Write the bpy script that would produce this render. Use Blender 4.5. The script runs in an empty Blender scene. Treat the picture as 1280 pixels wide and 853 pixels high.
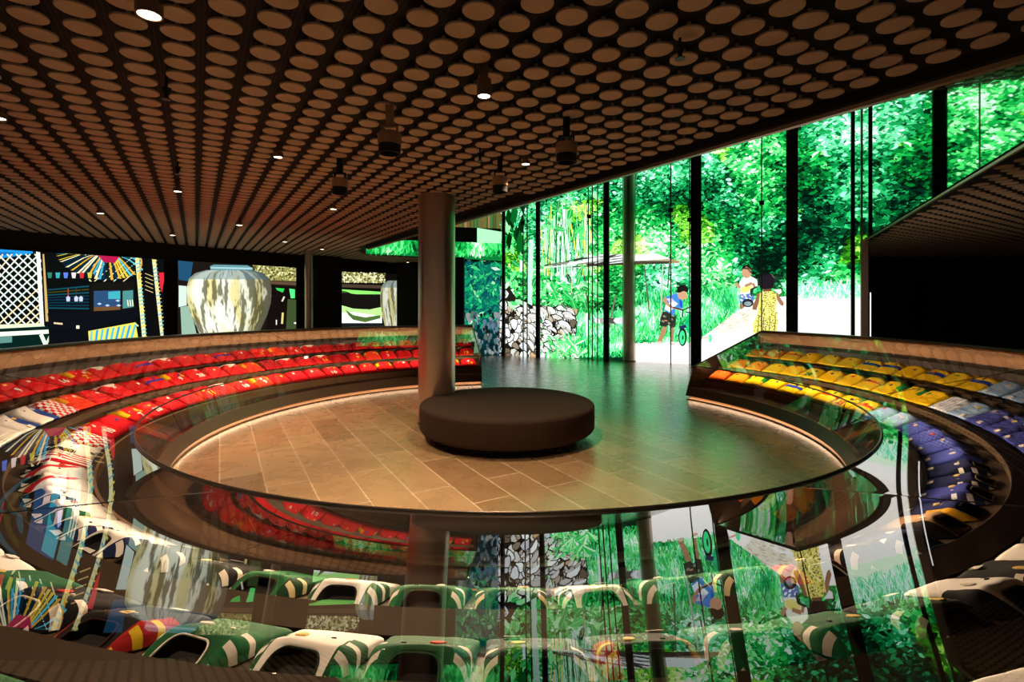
import bpy, bmesh, math, random
from mathutils import Vector, Matrix, noise
random.seed(7)
R = random.Random(11)
pi = math.pi
SC = bpy.context.scene
COL = SC.collection
# ------------------------------------------------------------------ camera, world, exposure
F, HY, CH = 633.0, 378.0, 1.65            # focal length in pixels, horizon row, eye height
cd = bpy.data.cameras.new('camera'); cam = bpy.data.objects.new('camera', cd); COL.objects.link(cam)
cam.location = (0, 0, CH); cam.rotation_euler = (pi / 2, 0, 0)
cd.sensor_width = 36.0; cd.lens = 36.0 * F / 1280.0
cd.shift_y = -(426.5 - HY) / 1280.0
cd.clip_end = 200
SC.camera = cam
SC.view_settings.view_transform = 'Standard'; SC.view_settings.look = 'None'
SC.view_settings.gamma = 1.0; SC.view_settings.use_curve_mapping = False
SC.view_settings.exposure = 0.25
SC.cycles.use_denoising = True
SC.cycles.max_bounces = 8; SC.cycles.transparent_max_bounces = 16; SC.cycles.glossy_bounces = 4
SC.cycles.sample_clamp_indirect = 4.0
SC.cycles.caustics_reflective = False; SC.cycles.caustics_refractive = False
w = bpy.data.worlds.new('world'); SC.world = w; w.use_nodes = True
w.node_tree.nodes['Background'].inputs[0].default_value = (1.0, 0.76, 0.58, 1)
w.node_tree.nodes['Background'].inputs[1].default_value = 0.14
PICT = 1.38            # brightness of the video pictures
STRIP = 5.5
CASE_W = 2.1
SPOT_W = 215
WARM = (1.0, 0.70, 0.45)

CC = Vector((-0.033, 6.5, 0))             # centre of the round room
RI, ZI, RO, ZO = 3.861, 0.545, 6.02, 1.072
TH0, TH1 = 55.0, 351.0                    # the case runs clockwise between these bearings
CEIL = 3.1
da = Vector((.848, .53)) * .213; db = Vector((-.53, .848)) * .2085; d0 = Vector((-.168, 2.528))

# ------------------------------------------------------------------ helpers
def srgb(c):
    if isinstance(c, str):
        c = [int(c[i:i + 2], 16) / 255 for i in (0, 2, 4)]
    return tuple((x / 12.92 if x <= .04045 else ((x + .055) / 1.055) ** 2.4) for x in c)

def mat(name, col, rough=.6, metal=0, spec=.5, bump=0, bscale=30, emit=None, estr=0, mottled=0, mscale=8, coat=0):
    m = bpy.data.materials.new(name); m.use_nodes = True
    nt = m.node_tree; b = nt.nodes['Principled BSDF']
    col = srgb(col)
    b.inputs['Base Color'].default_value = (*col, 1)
    b.inputs['Roughness'].default_value = rough; b.inputs['Metallic'].default_value = metal
    b.inputs['Specular IOR Level'].default_value = spec
    b.inputs['Coat Weight'].default_value = coat
    tc = nt.nodes.new('ShaderNodeTexCoord')
    if mottled:
        n = nt.nodes.new('ShaderNodeTexNoise'); n.inputs['Scale'].default_value = mscale; n.inputs['Detail'].default_value = 6
        nt.links.new(tc.outputs['Object'], n.inputs['Vector'])
        mr = nt.nodes.new('ShaderNodeMapRange'); mr.inputs[1].default_value = .3; mr.inputs[2].default_value = .7
        mr.inputs[3].default_value = 1 - mottled; mr.inputs[4].default_value = 1 + mottled
        nt.links.new(n.outputs[0], mr.inputs[0])
        vm = nt.nodes.new('ShaderNodeVectorMath'); vm.operation = 'SCALE'; vm.inputs[0].default_value = col
        nt.links.new(mr.outputs[0], vm.inputs['Scale']); nt.links.new(vm.outputs[0], b.inputs['Base Color'])
    if bump:
        n = nt.nodes.new('ShaderNodeTexNoise'); n.inputs['Scale'].default_value = bscale; n.inputs['Detail'].default_value = 4
        nt.links.new(tc.outputs['Object'], n.inputs['Vector'])
        bp = nt.nodes.new('ShaderNodeBump'); bp.inputs['Strength'].default_value = bump; bp.inputs['Distance'].default_value = .01
        nt.links.new(n.outputs[0], bp.inputs['Height']); nt.links.new(bp.outputs[0], b.inputs['Normal'])
    if emit:
        b.inputs['Emission Color'].default_value = (*emit, 1); b.inputs['Emission Strength'].default_value = estr
    return m

def glass_mat(name, tint=(1, 1, 1), ior=1.5, rough=0.0, boost=1.0):
    m = bpy.data.materials.new(name); m.use_nodes = True
    nt = m.node_tree; nt.nodes.clear()
    out = nt.nodes.new('ShaderNodeOutputMaterial')
    t = nt.nodes.new('ShaderNodeBsdfTransparent'); t.inputs[0].default_value = (*tint, 1)
    g = nt.nodes.new('ShaderNodeBsdfGlossy'); g.inputs['Roughness'].default_value = rough
    fr = nt.nodes.new('ShaderNodeFresnel'); fr.inputs[0].default_value = ior
    mu = nt.nodes.new('ShaderNodeMath'); mu.operation = 'MULTIPLY'; mu.inputs[1].default_value = boost; mu.use_clamp = True
    mx = nt.nodes.new('ShaderNodeMixShader')
    nt.links.new(fr.outputs[0], mu.inputs[0]); nt.links.new(mu.outputs[0], mx.inputs[0])
    nt.links.new(t.outputs[0], mx.inputs[1]); nt.links.new(g.outputs[0], mx.inputs[2])
    nt.links.new(mx.outputs[0], out.inputs[0])
    return m

def obj(name, verts, faces, m=None, parent=None, smooth=False, loc=None):
    me = bpy.data.meshes.new(name); me.from_pydata([tuple(v) for v in verts], [], faces); me.update()
    if smooth:
        for p in me.polygons: p.use_smooth = True
    o = bpy.data.objects.new(name, me); COL.objects.link(o)
    if m: me.materials.append(m)
    if parent: o.parent = parent
    if loc: o.location = loc
    return o

def empty(name, loc=(0, 0, 0), rz=0):
    o = bpy.data.objects.new(name, None); COL.objects.link(o); o.location = loc; o.rotation_euler = (0, 0, rz); return o

def tag(o, label=None, cat=None, group=None, kind=None):
    if label: o['label'] = label
    if cat: o['category'] = cat
    if group: o['group'] = group
    if kind: o['kind'] = kind
    return o

class MB:
    def __init__(s): s.v = []; s.f = []
    def add(s, v, f):
        n = len(s.v); s.v += [tuple(x) for x in v]; s.f += [tuple(i + n for i in q) for q in f]; return s
    def box(s, c, d, rz=0, M=None):
        v = []
        for x in (-.5, .5):
            for y in (-.5, .5):
                for z in (-.5, .5):
                    p = Vector((x * d[0], y * d[1], z * d[2]))
                    if rz: p = Matrix.Rotation(rz, 3, 'Z') @ p
                    if M: p = M @ p
                    v.append(Vector(c) + p)
        return s.add(v, [(0, 1, 3, 2), (4, 6, 7, 5), (0, 4, 5, 1), (2, 3, 7, 6), (0, 2, 6, 4), (1, 5, 7, 3)])
    def lathe(s, prof, c=(0, 0, 0), n=32, closed=False):
        # full turn about z; prof = [(r,z)...]
        k = len(prof); v = []
        for i in range(n):
            a = 2 * pi * i / n
            v += [(c[0] + r * math.cos(a), c[1] + r * math.sin(a), c[2] + z) for r, z in prof]
        f = []
        for i in range(n):
            j = (i + 1) % n
            for q in range(k if closed else k - 1):
                q2 = (q + 1) % k
                f.append((i * k + q, j * k + q, j * k + q2, i * k + q2))
        if not closed:
            f.append(tuple(i * k for i in range(n))[::-1]); f.append(tuple(i * k + k - 1 for i in range(n)))
        return s.add(v, f)
    def sector(s, prof, t0=TH0, t1=TH1, n=148, c=CC):
        # closed profile swept round the room centre between two bearings, with end caps
        k = len(prof); v = []
        for i in range(n + 1):
            a = math.radians(t0 + (t1 - t0) * i / n)
            v += [(c[0] + r * math.sin(a), c[1] + r * math.cos(a), z) for r, z in prof]
        f = []
        for i in range(n):
            for q in range(k):
                q2 = (q + 1) % k
                f.append((i * k + q, i * k + q2, (i + 1) * k + q2, (i + 1) * k + q))
        f.append(tuple(range(k))[::-1]); f.append(tuple(n * k + q for q in range(k)))
        return s.add(v, f)
    def tube(s, pts, r, n=8):
        pts = [Vector(p) for p in pts]; v = []
        for i, p in enumerate(pts):
            t = (pts[min(i + 1, len(pts) - 1)] - pts[max(i - 1, 0)]).normalized()
            u = t.cross(Vector((0, 0, 1)))
            if u.length < 1e-3: u = t.cross(Vector((1, 0, 0)))
            u.normalize(); b = t.cross(u)
            v += [p + u * r * math.cos(2 * pi * j / n) + b * r * math.sin(2 * pi * j / n) for j in range(n)]
        f = []
        for i in range(len(pts) - 1):
            for j in range(n):
                j2 = (j + 1) % n
                f.append((i * n + j, i * n + j2, (i + 1) * n + j2, (i + 1) * n + j))
        f.append(tuple(range(n))[::-1]); f.append(tuple((len(pts) - 1) * n + j for j in range(n)))
        return s.add(v, f)
    def build(s, name, m=None, parent=None, smooth=False):
        o = obj(name, s.v, s.f, m, parent, False)
        if smooth:
            for p in o.data.polygons: p.use_smooth = True
            try: o.data.set_sharp_from_angle(angle=math.radians(35))
            except Exception: pass
        return o

def ring(th, r, z=0):
    a = math.radians(th); return Vector((CC[0] + r * math.sin(a), CC[1] + r * math.cos(a), z))
def px(p):
    return (640 + F * p[0] / p[1], HY + F * (CH - p[2]) / p[1]) if p[1] > .05 else (1e5, 1e5)

# ------------------------------------------------------------------ structure: floor
def floor_mat():
    m = bpy.data.materials.new('stone_planks'); m.use_nodes = True; nt = m.node_tree; b = nt.nodes['Principled BSDF']
    L = nt.links.new; N = nt.nodes.new
    tc = N('ShaderNodeTexCoord'); mp = N('ShaderNodeMapping'); mp.inputs['Rotation'].default_value = (0, 0, math.radians(60.0)); L(tc.outputs['Object'], mp.inputs[0])
    br = N('ShaderNodeTexBrick'); br.inputs['Scale'].default_value = 1.0; br.inputs['Brick Width'].default_value = 1.25; br.inputs['Row Height'].default_value = .36
    br.inputs['Mortar Size'].default_value = .006; br.inputs['Mortar Smooth'].default_value = .2; br.offset = .37
    br.inputs['Color1'].default_value = (*srgb('b3956e'), 1); br.inputs['Color2'].default_value = (*srgb('937653'), 1); br.inputs['Mortar'].default_value = (*srgb('d8c4a4'), 1)
    L(mp.outputs[0], br.inputs[0])
    n1 = N('ShaderNodeTexNoise'); n1.inputs['Scale'].default_value = 3.2; n1.inputs['Detail'].default_value = 9; n1.inputs['Distortion'].default_value = 1.2; L(tc.outputs['Object'], n1.inputs[0])
    n2 = N('ShaderNodeTexNoise'); n2.inputs['Scale'].default_value = 40; n2.inputs['Detail'].default_value = 5; L(tc.outputs['Object'], n2.inputs[0])
    ad = N('ShaderNodeMath'); ad.operation = 'ADD'; L(n1.outputs[0], ad.inputs[0]); L(n2.outputs[0], ad.inputs[1])
    mr = N('ShaderNodeMapRange'); mr.inputs[1].default_value = .7; mr.inputs[2].default_value = 1.3; mr.inputs[3].default_value = .86; mr.inputs[4].default_value = 1.12; L(ad.outputs[0], mr.inputs[0])
    vm = N('ShaderNodeVectorMath'); vm.operation = 'SCALE'; L(br.outputs[0], vm.inputs[0]); L(mr.outputs[0], vm.inputs['Scale']); L(vm.outputs[0], b.inputs['Base Color'])
    r = N('ShaderNodeMapRange'); r.inputs[3].default_value = .2; r.inputs[4].default_value = .36; L(n1.outputs[0], r.inputs[0]); L(r.outputs[0], b.inputs['Roughness'])
    b.inputs['Specular IOR Level'].default_value = 1.0; b.inputs['Coat Weight'].default_value = .6; b.inputs['Coat Roughness'].default_value = .24
    bp = N('ShaderNodeBump'); bp.inputs['Strength'].default_value = .10; bp.inputs['Distance'].default_value = .01; L(ad.outputs[0], bp.inputs['Height']); L(bp.outputs[0], b.inputs['Normal'])
    return m
M_floor = floor_mat()
tag(MB().box((2, 8, -.05), (40, 30, .1)).build('floor', M_floor), 'polished brown stone plank floor of the round room', 'floor', kind='structure')

# ------------------------------------------------------------------ geometry of the void and the video wall
A = Vector((3.42, 2.1, 0)); L1 = Vector((-3.9, 13.5, 0)); D = Vector((-4.27, 14.8, 0)); C0 = Vector((-.28, 15.85, 0)); B = Vector((8.3, 12.0, 0))
HT = 6.4
M_black = mat('matt_black', '0b0a0a', .7, spec=.25)
M_dark = mat('dark_wall', '1f1c19', .75, spec=.2, bump=.2, bscale=60)
def ceil_mat():
    m = mat('perforated_dark', '231d1b', .8, spec=.2)
    nt = m.node_tree; N = nt.nodes.new; Lk = nt.links.new
    tc = N('ShaderNodeTexCoord'); mp = N('ShaderNodeMapping'); mp.inputs['Rotation'].default_value = (0, 0, math.radians(58)); Lk(tc.outputs['Object'], mp.inputs[0])
    wv = N('ShaderNodeTexWave'); wv.inputs['Scale'].default_value = 12; wv.bands_direction = 'Y'; Lk(mp.outputs[0], wv.inputs[0])
    cr = N('ShaderNodeMixRGB'); cr.inputs[1].default_value = (*srgb('17120f'), 1); cr.inputs[2].default_value = (*srgb('2c2623'), 1)
    Lk(wv.outputs[0], cr.inputs[0]); Lk(cr.outputs[0], nt.nodes['Principled BSDF'].inputs['Base Color'])
    return m
M_ceil = ceil_mat()
def slab(name, poly, z, t, m, **k):
    n = len(poly); v = [(p[0], p[1], z) for p in poly] + [(p[0], p[1], z + t) for p in poly]
    f = [tuple(range(n))[::-1], tuple(range(n, 2 * n))] + [(i, (i + 1) % n, n + (i + 1) % n, n + i) for i in range(n)]
    return tag(obj(name, v, f, m), kind='structure', **k)
ZB = 3.165
A2 = Vector((3.42 + 4 * .448 * -1, 2.1 - 4 * .894, 0))
slab('ceiling', [(-15, -4), (7.35, -4), (A.x, A.y), (L1.x, L1.y), (D.x, D.y), (C0.x, C0.y), (-.28, 22), (-15, 22)], ZB, .15, M_ceil, label='dark ceiling hung with rows of beige discs', cat='ceiling')
slab('ceiling', [(7.35, -4), (18, -4), (18, 16.4), (8.6, 16.4), (B.x, B.y), (A.x, A.y)], ZB, .15, M_ceil, label='dark lower ceiling beyond the slanted glass, over the black wall', cat='ceiling')
slab('ceiling', [(A.x - 1, A.y), (L1.x, L1.y), (D.x, D.y), (C0.x, C0.y + .3), (B.x + .3, B.y + .2), (A.x + 1, A.y)], HT, .15, M_ceil, label='high dark ceiling above the tall void', cat='ceiling')

def vwall(p, q, z0, z1, t=.06, z0b=None):
    # vertical slab from p to q, thickness t towards the far side (left of p->q)
    p, q = Vector(p[:2]), Vector(q[:2]); d = (q - p).normalized(); n = Vector((-d.y, d.x)) * t
    zb = z0 if z0b is None else z0b
    v = [(p.x, p.y, z0), (q.x, q.y, zb), (q.x, q.y, z1), (p.x, p.y, z1)]
    v += [(x + n.x, y + n.y, z) for x, y, z in v]
    return v, [(0, 1, 2, 3), (7, 6, 5, 4), (0, 4, 5, 1), (1, 5, 6, 2), (2, 6, 7, 3), (3, 7, 4, 0)]

M_trim = mat('pale_metal_trim', 'b39a80', .35, metal=.6)
M_steel = mat('brushed_steel', 'b4a290', .30, metal=1.0, bump=.05, bscale=200)
M_steel2 = mat('dark_steel', '4a423c', .35, metal=.9)
# edge fascia and bright trim of the main ceiling, glass fascia of the void
v, f = vwall(L1, A, CEIL - .02, ZB + .1, .05); tag(obj('trim_1', v, f, M_black), 'black edge band of the disc ceiling beside the tall void', 'trim', kind='structure')
v, f = vwall(L1 - Vector((.0, .06, 0)) + Vector((.05, .05, 0)), A + Vector((.05, .02, 0)), CEIL - .05, CEIL - .015, .05); tag(obj('trim_2', v, f, M_trim), 'thin pale metal strip along the ceiling edge', 'trim', kind='structure')
M_mirror = bpy.data.materials.new('mirror_glass'); M_mirror.use_nodes = True
b_ = M_mirror.node_tree.nodes['Principled BSDF']; b_.inputs['Base Color'].default_value = (.55, .72, .64, 1); b_.inputs['Metallic'].default_value = 1; b_.inputs['Roughness'].default_value = .02
v, f = vwall(B, A, CEIL - .02, HT, -.06); f2 = f
o = tag(obj('wall_right', v, f, M_mirror), 'mirror glass wall above the slanted ceiling edge', 'wall', kind='structure')
v, f = vwall(B, A, CEIL - .035, CEIL - .02, .03); tag(obj('trim_3', v, f, M_trim), 'thin metal strip under the mirror glass wall', 'trim', kind='structure')
v, f = vwall(A, L1, ZB + .1, HT, .06); tag(obj('wall_left', v, f, M_dark), 'dark wall of the tall void above the disc ceiling', 'wall', kind='structure')
# black wall at the back right
tag(MB().box((14.2, 16.4, 1.6), (12.4, .15, 3.2)).build('wall_back', M_dark), 'plain black wall behind the yellow shirts', 'wall', kind='structure')
M_black2 = mat('recess_black', '050505', .8, spec=.1)
nb = MB()
for a_, b2 in (((13.02, 16.3, 2.27), (.05, .03, .04)),): pass
fr = MB(); fr.box((12.90, 16.31, 1.45), (.03, .03, 1.75)).box((13.20, 16.31, 1.45), (.03, .03, 1.75)).box((13.05, 16.31, 2.31), (.33, .03, .03)).box((13.05, 16.31, .585), (.33, .03, .03))
o = tag(MB().box((13.05, 16.318, 1.45), (.30, .012, 1.74)).build('recessed_panel', M_black2), 'narrow upright black recess in the black back wall', 'panel')
fr.build('frame', M_black, o)
M_sign = mat('faint_grey_sign', '3a3836', .6)
sg = MB()
for cx in (15.42, 15.60):
    sg.lathe([(.0001, -.01), (.045, -.01), (.045, .01), (.0001, .01)], (0, 0, 0), 12)
    n0 = len(sg.v) - 48
    for i in range(n0, len(sg.v)):
        x, y, z = sg.v[i]; sg.v[i] = (cx + x, 16.30 + z, 1.98 + y)
    sg.add([(cx - .06, 16.3, 1.9), (cx + .06, 16.3, 1.9), (cx + .035, 16.3, 1.7), (cx + .03, 16.3, 1.5), (cx - .03, 16.3, 1.5), (cx - .035, 16.3, 1.7),
            (cx - .06, 16.32, 1.9), (cx + .06, 16.32, 1.9), (cx + .035, 16.32, 1.7), (cx + .03, 16.32, 1.5), (cx - .03, 16.32, 1.5), (cx - .035, 16.32, 1.7)],
           [(0, 1, 2, 3, 4, 5), (0, 6, 7, 1), (1, 7, 8, 2), (2, 8, 9, 3), (3, 9, 10, 4), (4, 10, 11, 5), (5, 11, 6, 0)])
tag(sg.build('toilet_sign', M_sign), 'faint grey sign of two standing figures on the black wall', 'sign')
# side wall at the right
tag(MB().box((18, 6, 1.6), (.15, 20, 3.2)).build('wall_side', M_dark), kind='structure')

# ------------------------------------------------------------------ emissive picture material
def pict_mat(name='video_picture', strength=PICT):
    m = bpy.data.materials.new(name); m.use_nodes = True; nt = m.node_tree; nt.nodes.clear()
    o = nt.nodes.new('ShaderNodeOutputMaterial'); e = nt.nodes.new('ShaderNodeEmission'); a = nt.nodes.new('ShaderNodeAttribute'); a.attribute_name = 'tone'
    e.inputs[1].default_value = strength
    nt.links.new(a.outputs['Color'], e.inputs[0]); nt.links.new(e.outputs[0], o.inputs[0]); return m
M_pict = pict_mat()
M_pict_dim = pict_mat('video_picture_dim', 1.15)

class Picture:
    """flat artwork of a video wall; the wall plane passes through P with unit direction d, painted in plan distance and height"""
    def __init__(s, p, q):
        s.p = Vector((p[0], p[1])); e = Vector((q[0], q[1])) - s.p; s.len = e.length; s.d = e / s.len
        s.n = Vector((s.d.y, -s.d.x))
        if s.n.dot(-s.p) < 0: s.n = -s.n
        s.v = []; s.f = []; s.c = []; s.k = 0
    def sz(s, u, v):            # place on the wall seen at an image pixel
        a = (u - 640) / F
        # p.x + d.x t = a (p.y + d.y t)
        t = (a * s.p.y - s.p.x) / (s.d.x - a * s.d.y); Y = s.p.y + s.d.y * t
        return t, CH + (HY - v) * Y / F
    def pos(s, t, z, lay): 
        p = s.p + s.d * t + s.n * lay; return (p.x, p.y, z)
    def poly(s, pts, col, lay=None):
        """pts in wall coordinates (t,z)"""
        if lay is None: s.k += 1; lay = .004 + s.k * 2e-6
        n = len(s.v)
        s.v += [s.pos(t, z, lay) for t, z in pts]; s.f.append(tuple(range(n, n + len(pts))))
        cols = col if isinstance(col, list) else [col] * len(pts)
        s.c += cols
    def ppoly(s, pts, col, lay=None):
        s.poly([s.sz(*p) for p in pts], srgb(col) if isinstance(col, str) else col, lay)
    def line(s, a, b, wpx, col, lay=None):
        a = Vector(a); b = Vector(b); e = (b - a); 
        if e.length < 1e-6: return
        e.normalize(); q = Vector((-e.y, e.x)) * wpx / 2
        s.ppoly([a + q, b + q, b - q, a - q], col, lay)
    def build(s, name, parent, m=M_pict, reset=True, **k):
        o = obj(name, s.v, s.f, m, parent)
        at = o.data.color_attributes.new('tone', 'FLOAT_COLOR', 'POINT')
        for i, c in enumerate(s.c): at.data[i].color = (*c[:3], 1)
        if k: tag(o, **k)
        if reset: s.v = []; s.f = []; s.c = []
        return o
def lerp(a, b, t): return tuple(x + (y - x) * t for x, y in zip(a, b))
def ramp(t, stops):
    for i in range(len(stops) - 1):
        if t <= stops[i + 1][0]:
            u = (t - stops[i][0]) / (stops[i + 1][0] - stops[i][0]); return lerp(stops[i][1], stops[i + 1][1], max(0, u))
    return stops[-1][1]
GREEN = [(0, srgb('011009')), (.22, srgb('03301a')), (.42, srgb('067a30')), (.6, srgb('14b84c')), (.78, srgb('5cf07c')), (.9, srgb('b4ffb4')), (1, srgb('f2fff0'))]
COOL = [(0, srgb('01140c')), (.22, srgb('033c22')), (.42, srgb('06843e')), (.6, srgb('30c878')), (.78, srgb('8cf4bc')), (.9, srgb('ccfff0')), (1, srgb('ffffff'))]
YEL = [(0, srgb('0a1604')), (.3, srgb('1f6a12')), (.55, srgb('5fd02a')), (.8, srgb('c0f86a')), (1, srgb('f6ffc8'))]

def make_video_wall():
    root = empty('video_wall', (C0.x, C0.y, 0)); tag(root, 'huge video wall showing a sunlit jungle clearing with children', 'video wall')
    root.location = (0, 0, 0)
    P = Picture(C0, B)
    T = P.len
    # backing panel
    v, f = vwall(C0, B, 0, HT, .12); o = obj('screen_panel', v, f, M_black, root)
    # ---- base field of soft colour cells
    rr = random.Random(3)
    def tone(t, z, u, vv):
        n = noise.fractal(Vector((t * .55, z * .55, 1.3)), 1.0, 2.1, 4)
        n2 = noise.fractal(Vector((t * 1.7, z * 1.7, 9.1)), 1.0, 2.1, 3)
        x = .60 + n * .36 + n2 * .30
        # dark hollows of the thicket
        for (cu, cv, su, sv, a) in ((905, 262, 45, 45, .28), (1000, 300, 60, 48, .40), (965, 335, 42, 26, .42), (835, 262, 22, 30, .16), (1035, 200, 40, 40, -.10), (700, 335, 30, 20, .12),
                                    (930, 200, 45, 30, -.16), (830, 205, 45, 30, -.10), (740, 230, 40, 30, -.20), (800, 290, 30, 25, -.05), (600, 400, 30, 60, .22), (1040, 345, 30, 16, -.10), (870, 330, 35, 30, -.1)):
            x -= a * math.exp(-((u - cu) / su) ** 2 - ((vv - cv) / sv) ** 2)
        return x
    nx, nz = 150, 90
    base = len(P.v)
    for j in range(nz + 1):
        for i in range(nx + 1):
            t = T * i / nx; z = HT * j / nz
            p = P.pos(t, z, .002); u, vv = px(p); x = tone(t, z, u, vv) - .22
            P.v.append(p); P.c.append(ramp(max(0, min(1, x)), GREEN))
    for j in range(nz):
        for i in range(nx):
            a = base + j * (nx + 1) + i; P.f.append((a, a + 1, a + nx + 2, a + nx + 1))
    P.build('picture_field', root)
    # ---- leaves
    def leaf(t, z, s, a, c, asp=.5):
        ca, sa = math.cos(a), math.sin(a)
        pts = []
        for x, y in ((-1, 0), (-.35, asp), (.3, asp * .75), (1, 0), (.3, -asp * .75), (-.35, -asp)):
            pts.append((t + s * (x * ca - y * sa), max(.005, z + s * (x * sa + y * ca))))
        P.poly(pts, c)
    N = 36000
    for i in range(N):
        t = rr.uniform(0, T); z = HT * rr.random()
        p = P.pos(t, z, 0); u, vv = px(p)
        ground = 366 if u > 880 else (432 if u > 790 else 400 - 10 * (790 - u) / 200)
        if u > 880: ground = 378 - (u - 880) * .04
        if 780 < u <= 880 and vv > 372: continue
        if vv > ground + rr.uniform(-4, 6): continue
        x = tone(t, z, u, vv) + rr.gauss(0, .19)
        k = noise.noise(Vector((t * .8, z * .8, 20)))
        k2 = noise.noise(Vector((t * .5, z * .5, 50)))
        r_ = COOL if (k2 > .12 or u > 1000 and k2 > -.1) else (YEL if k > .22 else GREEN)
        c = ramp(max(0, min(1, x)), r_)
        s = rr.uniform(.022, .085) * (1.2 if u > 980 else 1)
        leaf(t, z, s, rr.uniform(-.9, .9) + (pi if rr.random() < .5 else 0), c, rr.uniform(.35, .6))
    P.build('foliage_picture', root, kind='stuff')
    # ---- ground, grass
    g = P
    g.ppoly([(780, 431), (800, 428), (850, 427), (880, 420), (905, 402), (925, 384), (945, 374), (1000, 369), (1088, 366), (1088, 470), (780, 470)], 'fff6f2')
    g.ppoly([(892, 412), (915, 392), (940, 378), (962, 378), (955, 392), (930, 402), (905, 418)], 'f0e4d4')
    g.ppoly([(985, 372), (1085, 369), (1085, 378), (985, 382)], 'e8fbdf')
    g.ppoly([(990, 392), (1085, 388), (1085, 405), (1000, 412)], 'fdeee6')
    for i in range(260):
        u = rr.uniform(895, 965); v_ = 412 - (u - 895) * .42 + rr.uniform(-9, 10)
        g.line((u, v_), (u + rr.uniform(2, 6), v_ - rr.uniform(1, 3)), rr.uniform(.5, 1.3), rr.choice(['e2cfb6', 'f8efe2', 'cbb69b', 'eadfce']))
    g.build('ground_picture', root)
    for i in range(5200):     # grass blades
        u = rr.uniform(705, 925); lo = 447 if u < 790 else 430 - max(0, (u - 868)) * .75
        hi = 372 if u > 790 else 395
        if u > 870: hi = 368
        v_ = rr.uniform(hi, lo)
        l = rr.uniform(4, 13); a = rr.uniform(-.6, .6)
        n = noise.noise(Vector((u * .05, v_ * .08, 3))) + rr.gauss(0, .25)
        c = ramp(max(0, min(1, .68 + n * .45)), COOL if rr.random() < .5 else GREEN)
        g.line((u, v_), (u + l * math.sin(a), v_ - l * math.cos(a)), rr.uniform(.7, 1.6), c)
    for i in range(420):
        u = rr.uniform(985, 1075); v_ = rr.uniform(362, 374); a = rr.uniform(-.9, .9); l = rr.uniform(4, 16)
        g.line((u, v_), (u + l * math.sin(a), v_ - l * math.cos(a)), .9, ramp(rr.uniform(.6, 1), COOL))
    g.build('grass_picture', root, kind='stuff')
    # ---- palm trunks, hut roof
    for (u, v0, u2, v1, wd, c) in ((704, 350, 707, 262, 5, 'dfeee6'), (684, 345, 683, 285, 3, 'c9e8d4'), (690, 350, 694, 270, 2, 'eafff0'), (663, 395, 665, 300, 6, 'b9d8cc'), (652, 340, 655, 292, 3, 'e4f4ff'),
                                   (835, 360, 838, 318, 1.6, '3c4a3c'), (826, 400, 829, 330, 2, 'a8b8a8'), (738, 400, 730, 335, 1.8, '47402f'), (760, 420, 770, 370, 2, '6d6a58'), (715, 380, 716, 340, 1.4, 'c8b89a'), (722, 320, 712, 270, 2, 'e8d84a'), (734, 392, 735, 420, 3, 'e0eae6'), (812, 390, 806, 332, 1.5, '5a5548')):
        g.line((u, v0), (u2, v1), wd, c)
    for i in range(70):
        u = rr.uniform(675, 745); g.line((u, 345), (u + rr.uniform(-8, 8), rr.uniform(250, 300)), rr.uniform(.5, 1.3), rr.choice(['c6f6cc', 'f4fff4', '0b5a26', '6fd98a', 'f0e060']))
    g.ppoly([(735, 319), (770, 318), (792, 319), (820, 317), (836, 323), (842, 326), (838, 329), (790, 328), (742, 331), (728, 325)], 'eef6f6')
    g.ppoly([(790, 327), (838, 324), (850, 327), (850, 329), (790, 331)], '9a7f5a')
    g.ppoly([(728, 326), (838, 327), (836, 330), (736, 333)], '39342c')
    for i in range(46):
        u = rr.uniform(675, 770); v_ = 335 - (u - 675) * .1 + rr.uniform(-5, 4)
        g.line((u, v_), (u + rr.uniform(12, 40), v_ - rr.uniform(1, 6)), rr.uniform(.8, 2), rr.choice(['cfd8d6', '57504a', '8d8478', 'f4fbff', '2f332e']))
    g.build('hut_roof_picture', root)
    # ---- shell pile
    g.ppoly([(582, 447), (596, 395), (612, 352), (628, 345), (646, 372), (668, 383), (700, 384), (716, 390), (722, 410), (716, 440), (706, 452), (600, 452)], '17140f')
    for i in range(330):
        fi = i / 330
        u = rr.uniform(584, 719); top = 388 if u > 650 else 352 + abs(u - 620) * 1.2
        v_ = top + (448 - top) * (rr.random() ** .9)
        s = rr.uniform(3.0, 7.5); a = rr.uniform(-.9, .5) if u > 640 else rr.uniform(-.5, .8)
        c = rr.choice(['f4f0f6', 'e6ddd6', 'cfc6c0', 'ffffff', 'd9d4e2', 'b9a894', 'efe7de']) if rr.random() < .8 else rr.choice(['6a5a4c', '8b7a68', 'c7a076'])
        if u < 628 and rr.random() < .65: c = rr.choice(['8fa6b8', 'b8c8d4', '6c8494', '9db4ae'])
        ca, sa = math.cos(a), math.sin(a)
        def T_(x, y): return (u + s * (x * ca - y * sa), v_ + s * (x * sa + y * ca))
        g.ppoly([T_(*q) for q in ((-.75, -.7), (0, -1.05), (.75, -.7), (.8, .1), (.35, 1.1), (-.1, 1.35), (-.6, .7))], '120e0a')
        g.ppoly([T_(x * .82, y * .82) for x, y in ((-.75, -.7), (0, -1.05), (.75, -.7), (.75, .1), (.3, 1.1), (-.1, 1.3), (-.55, .7))], c)
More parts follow.
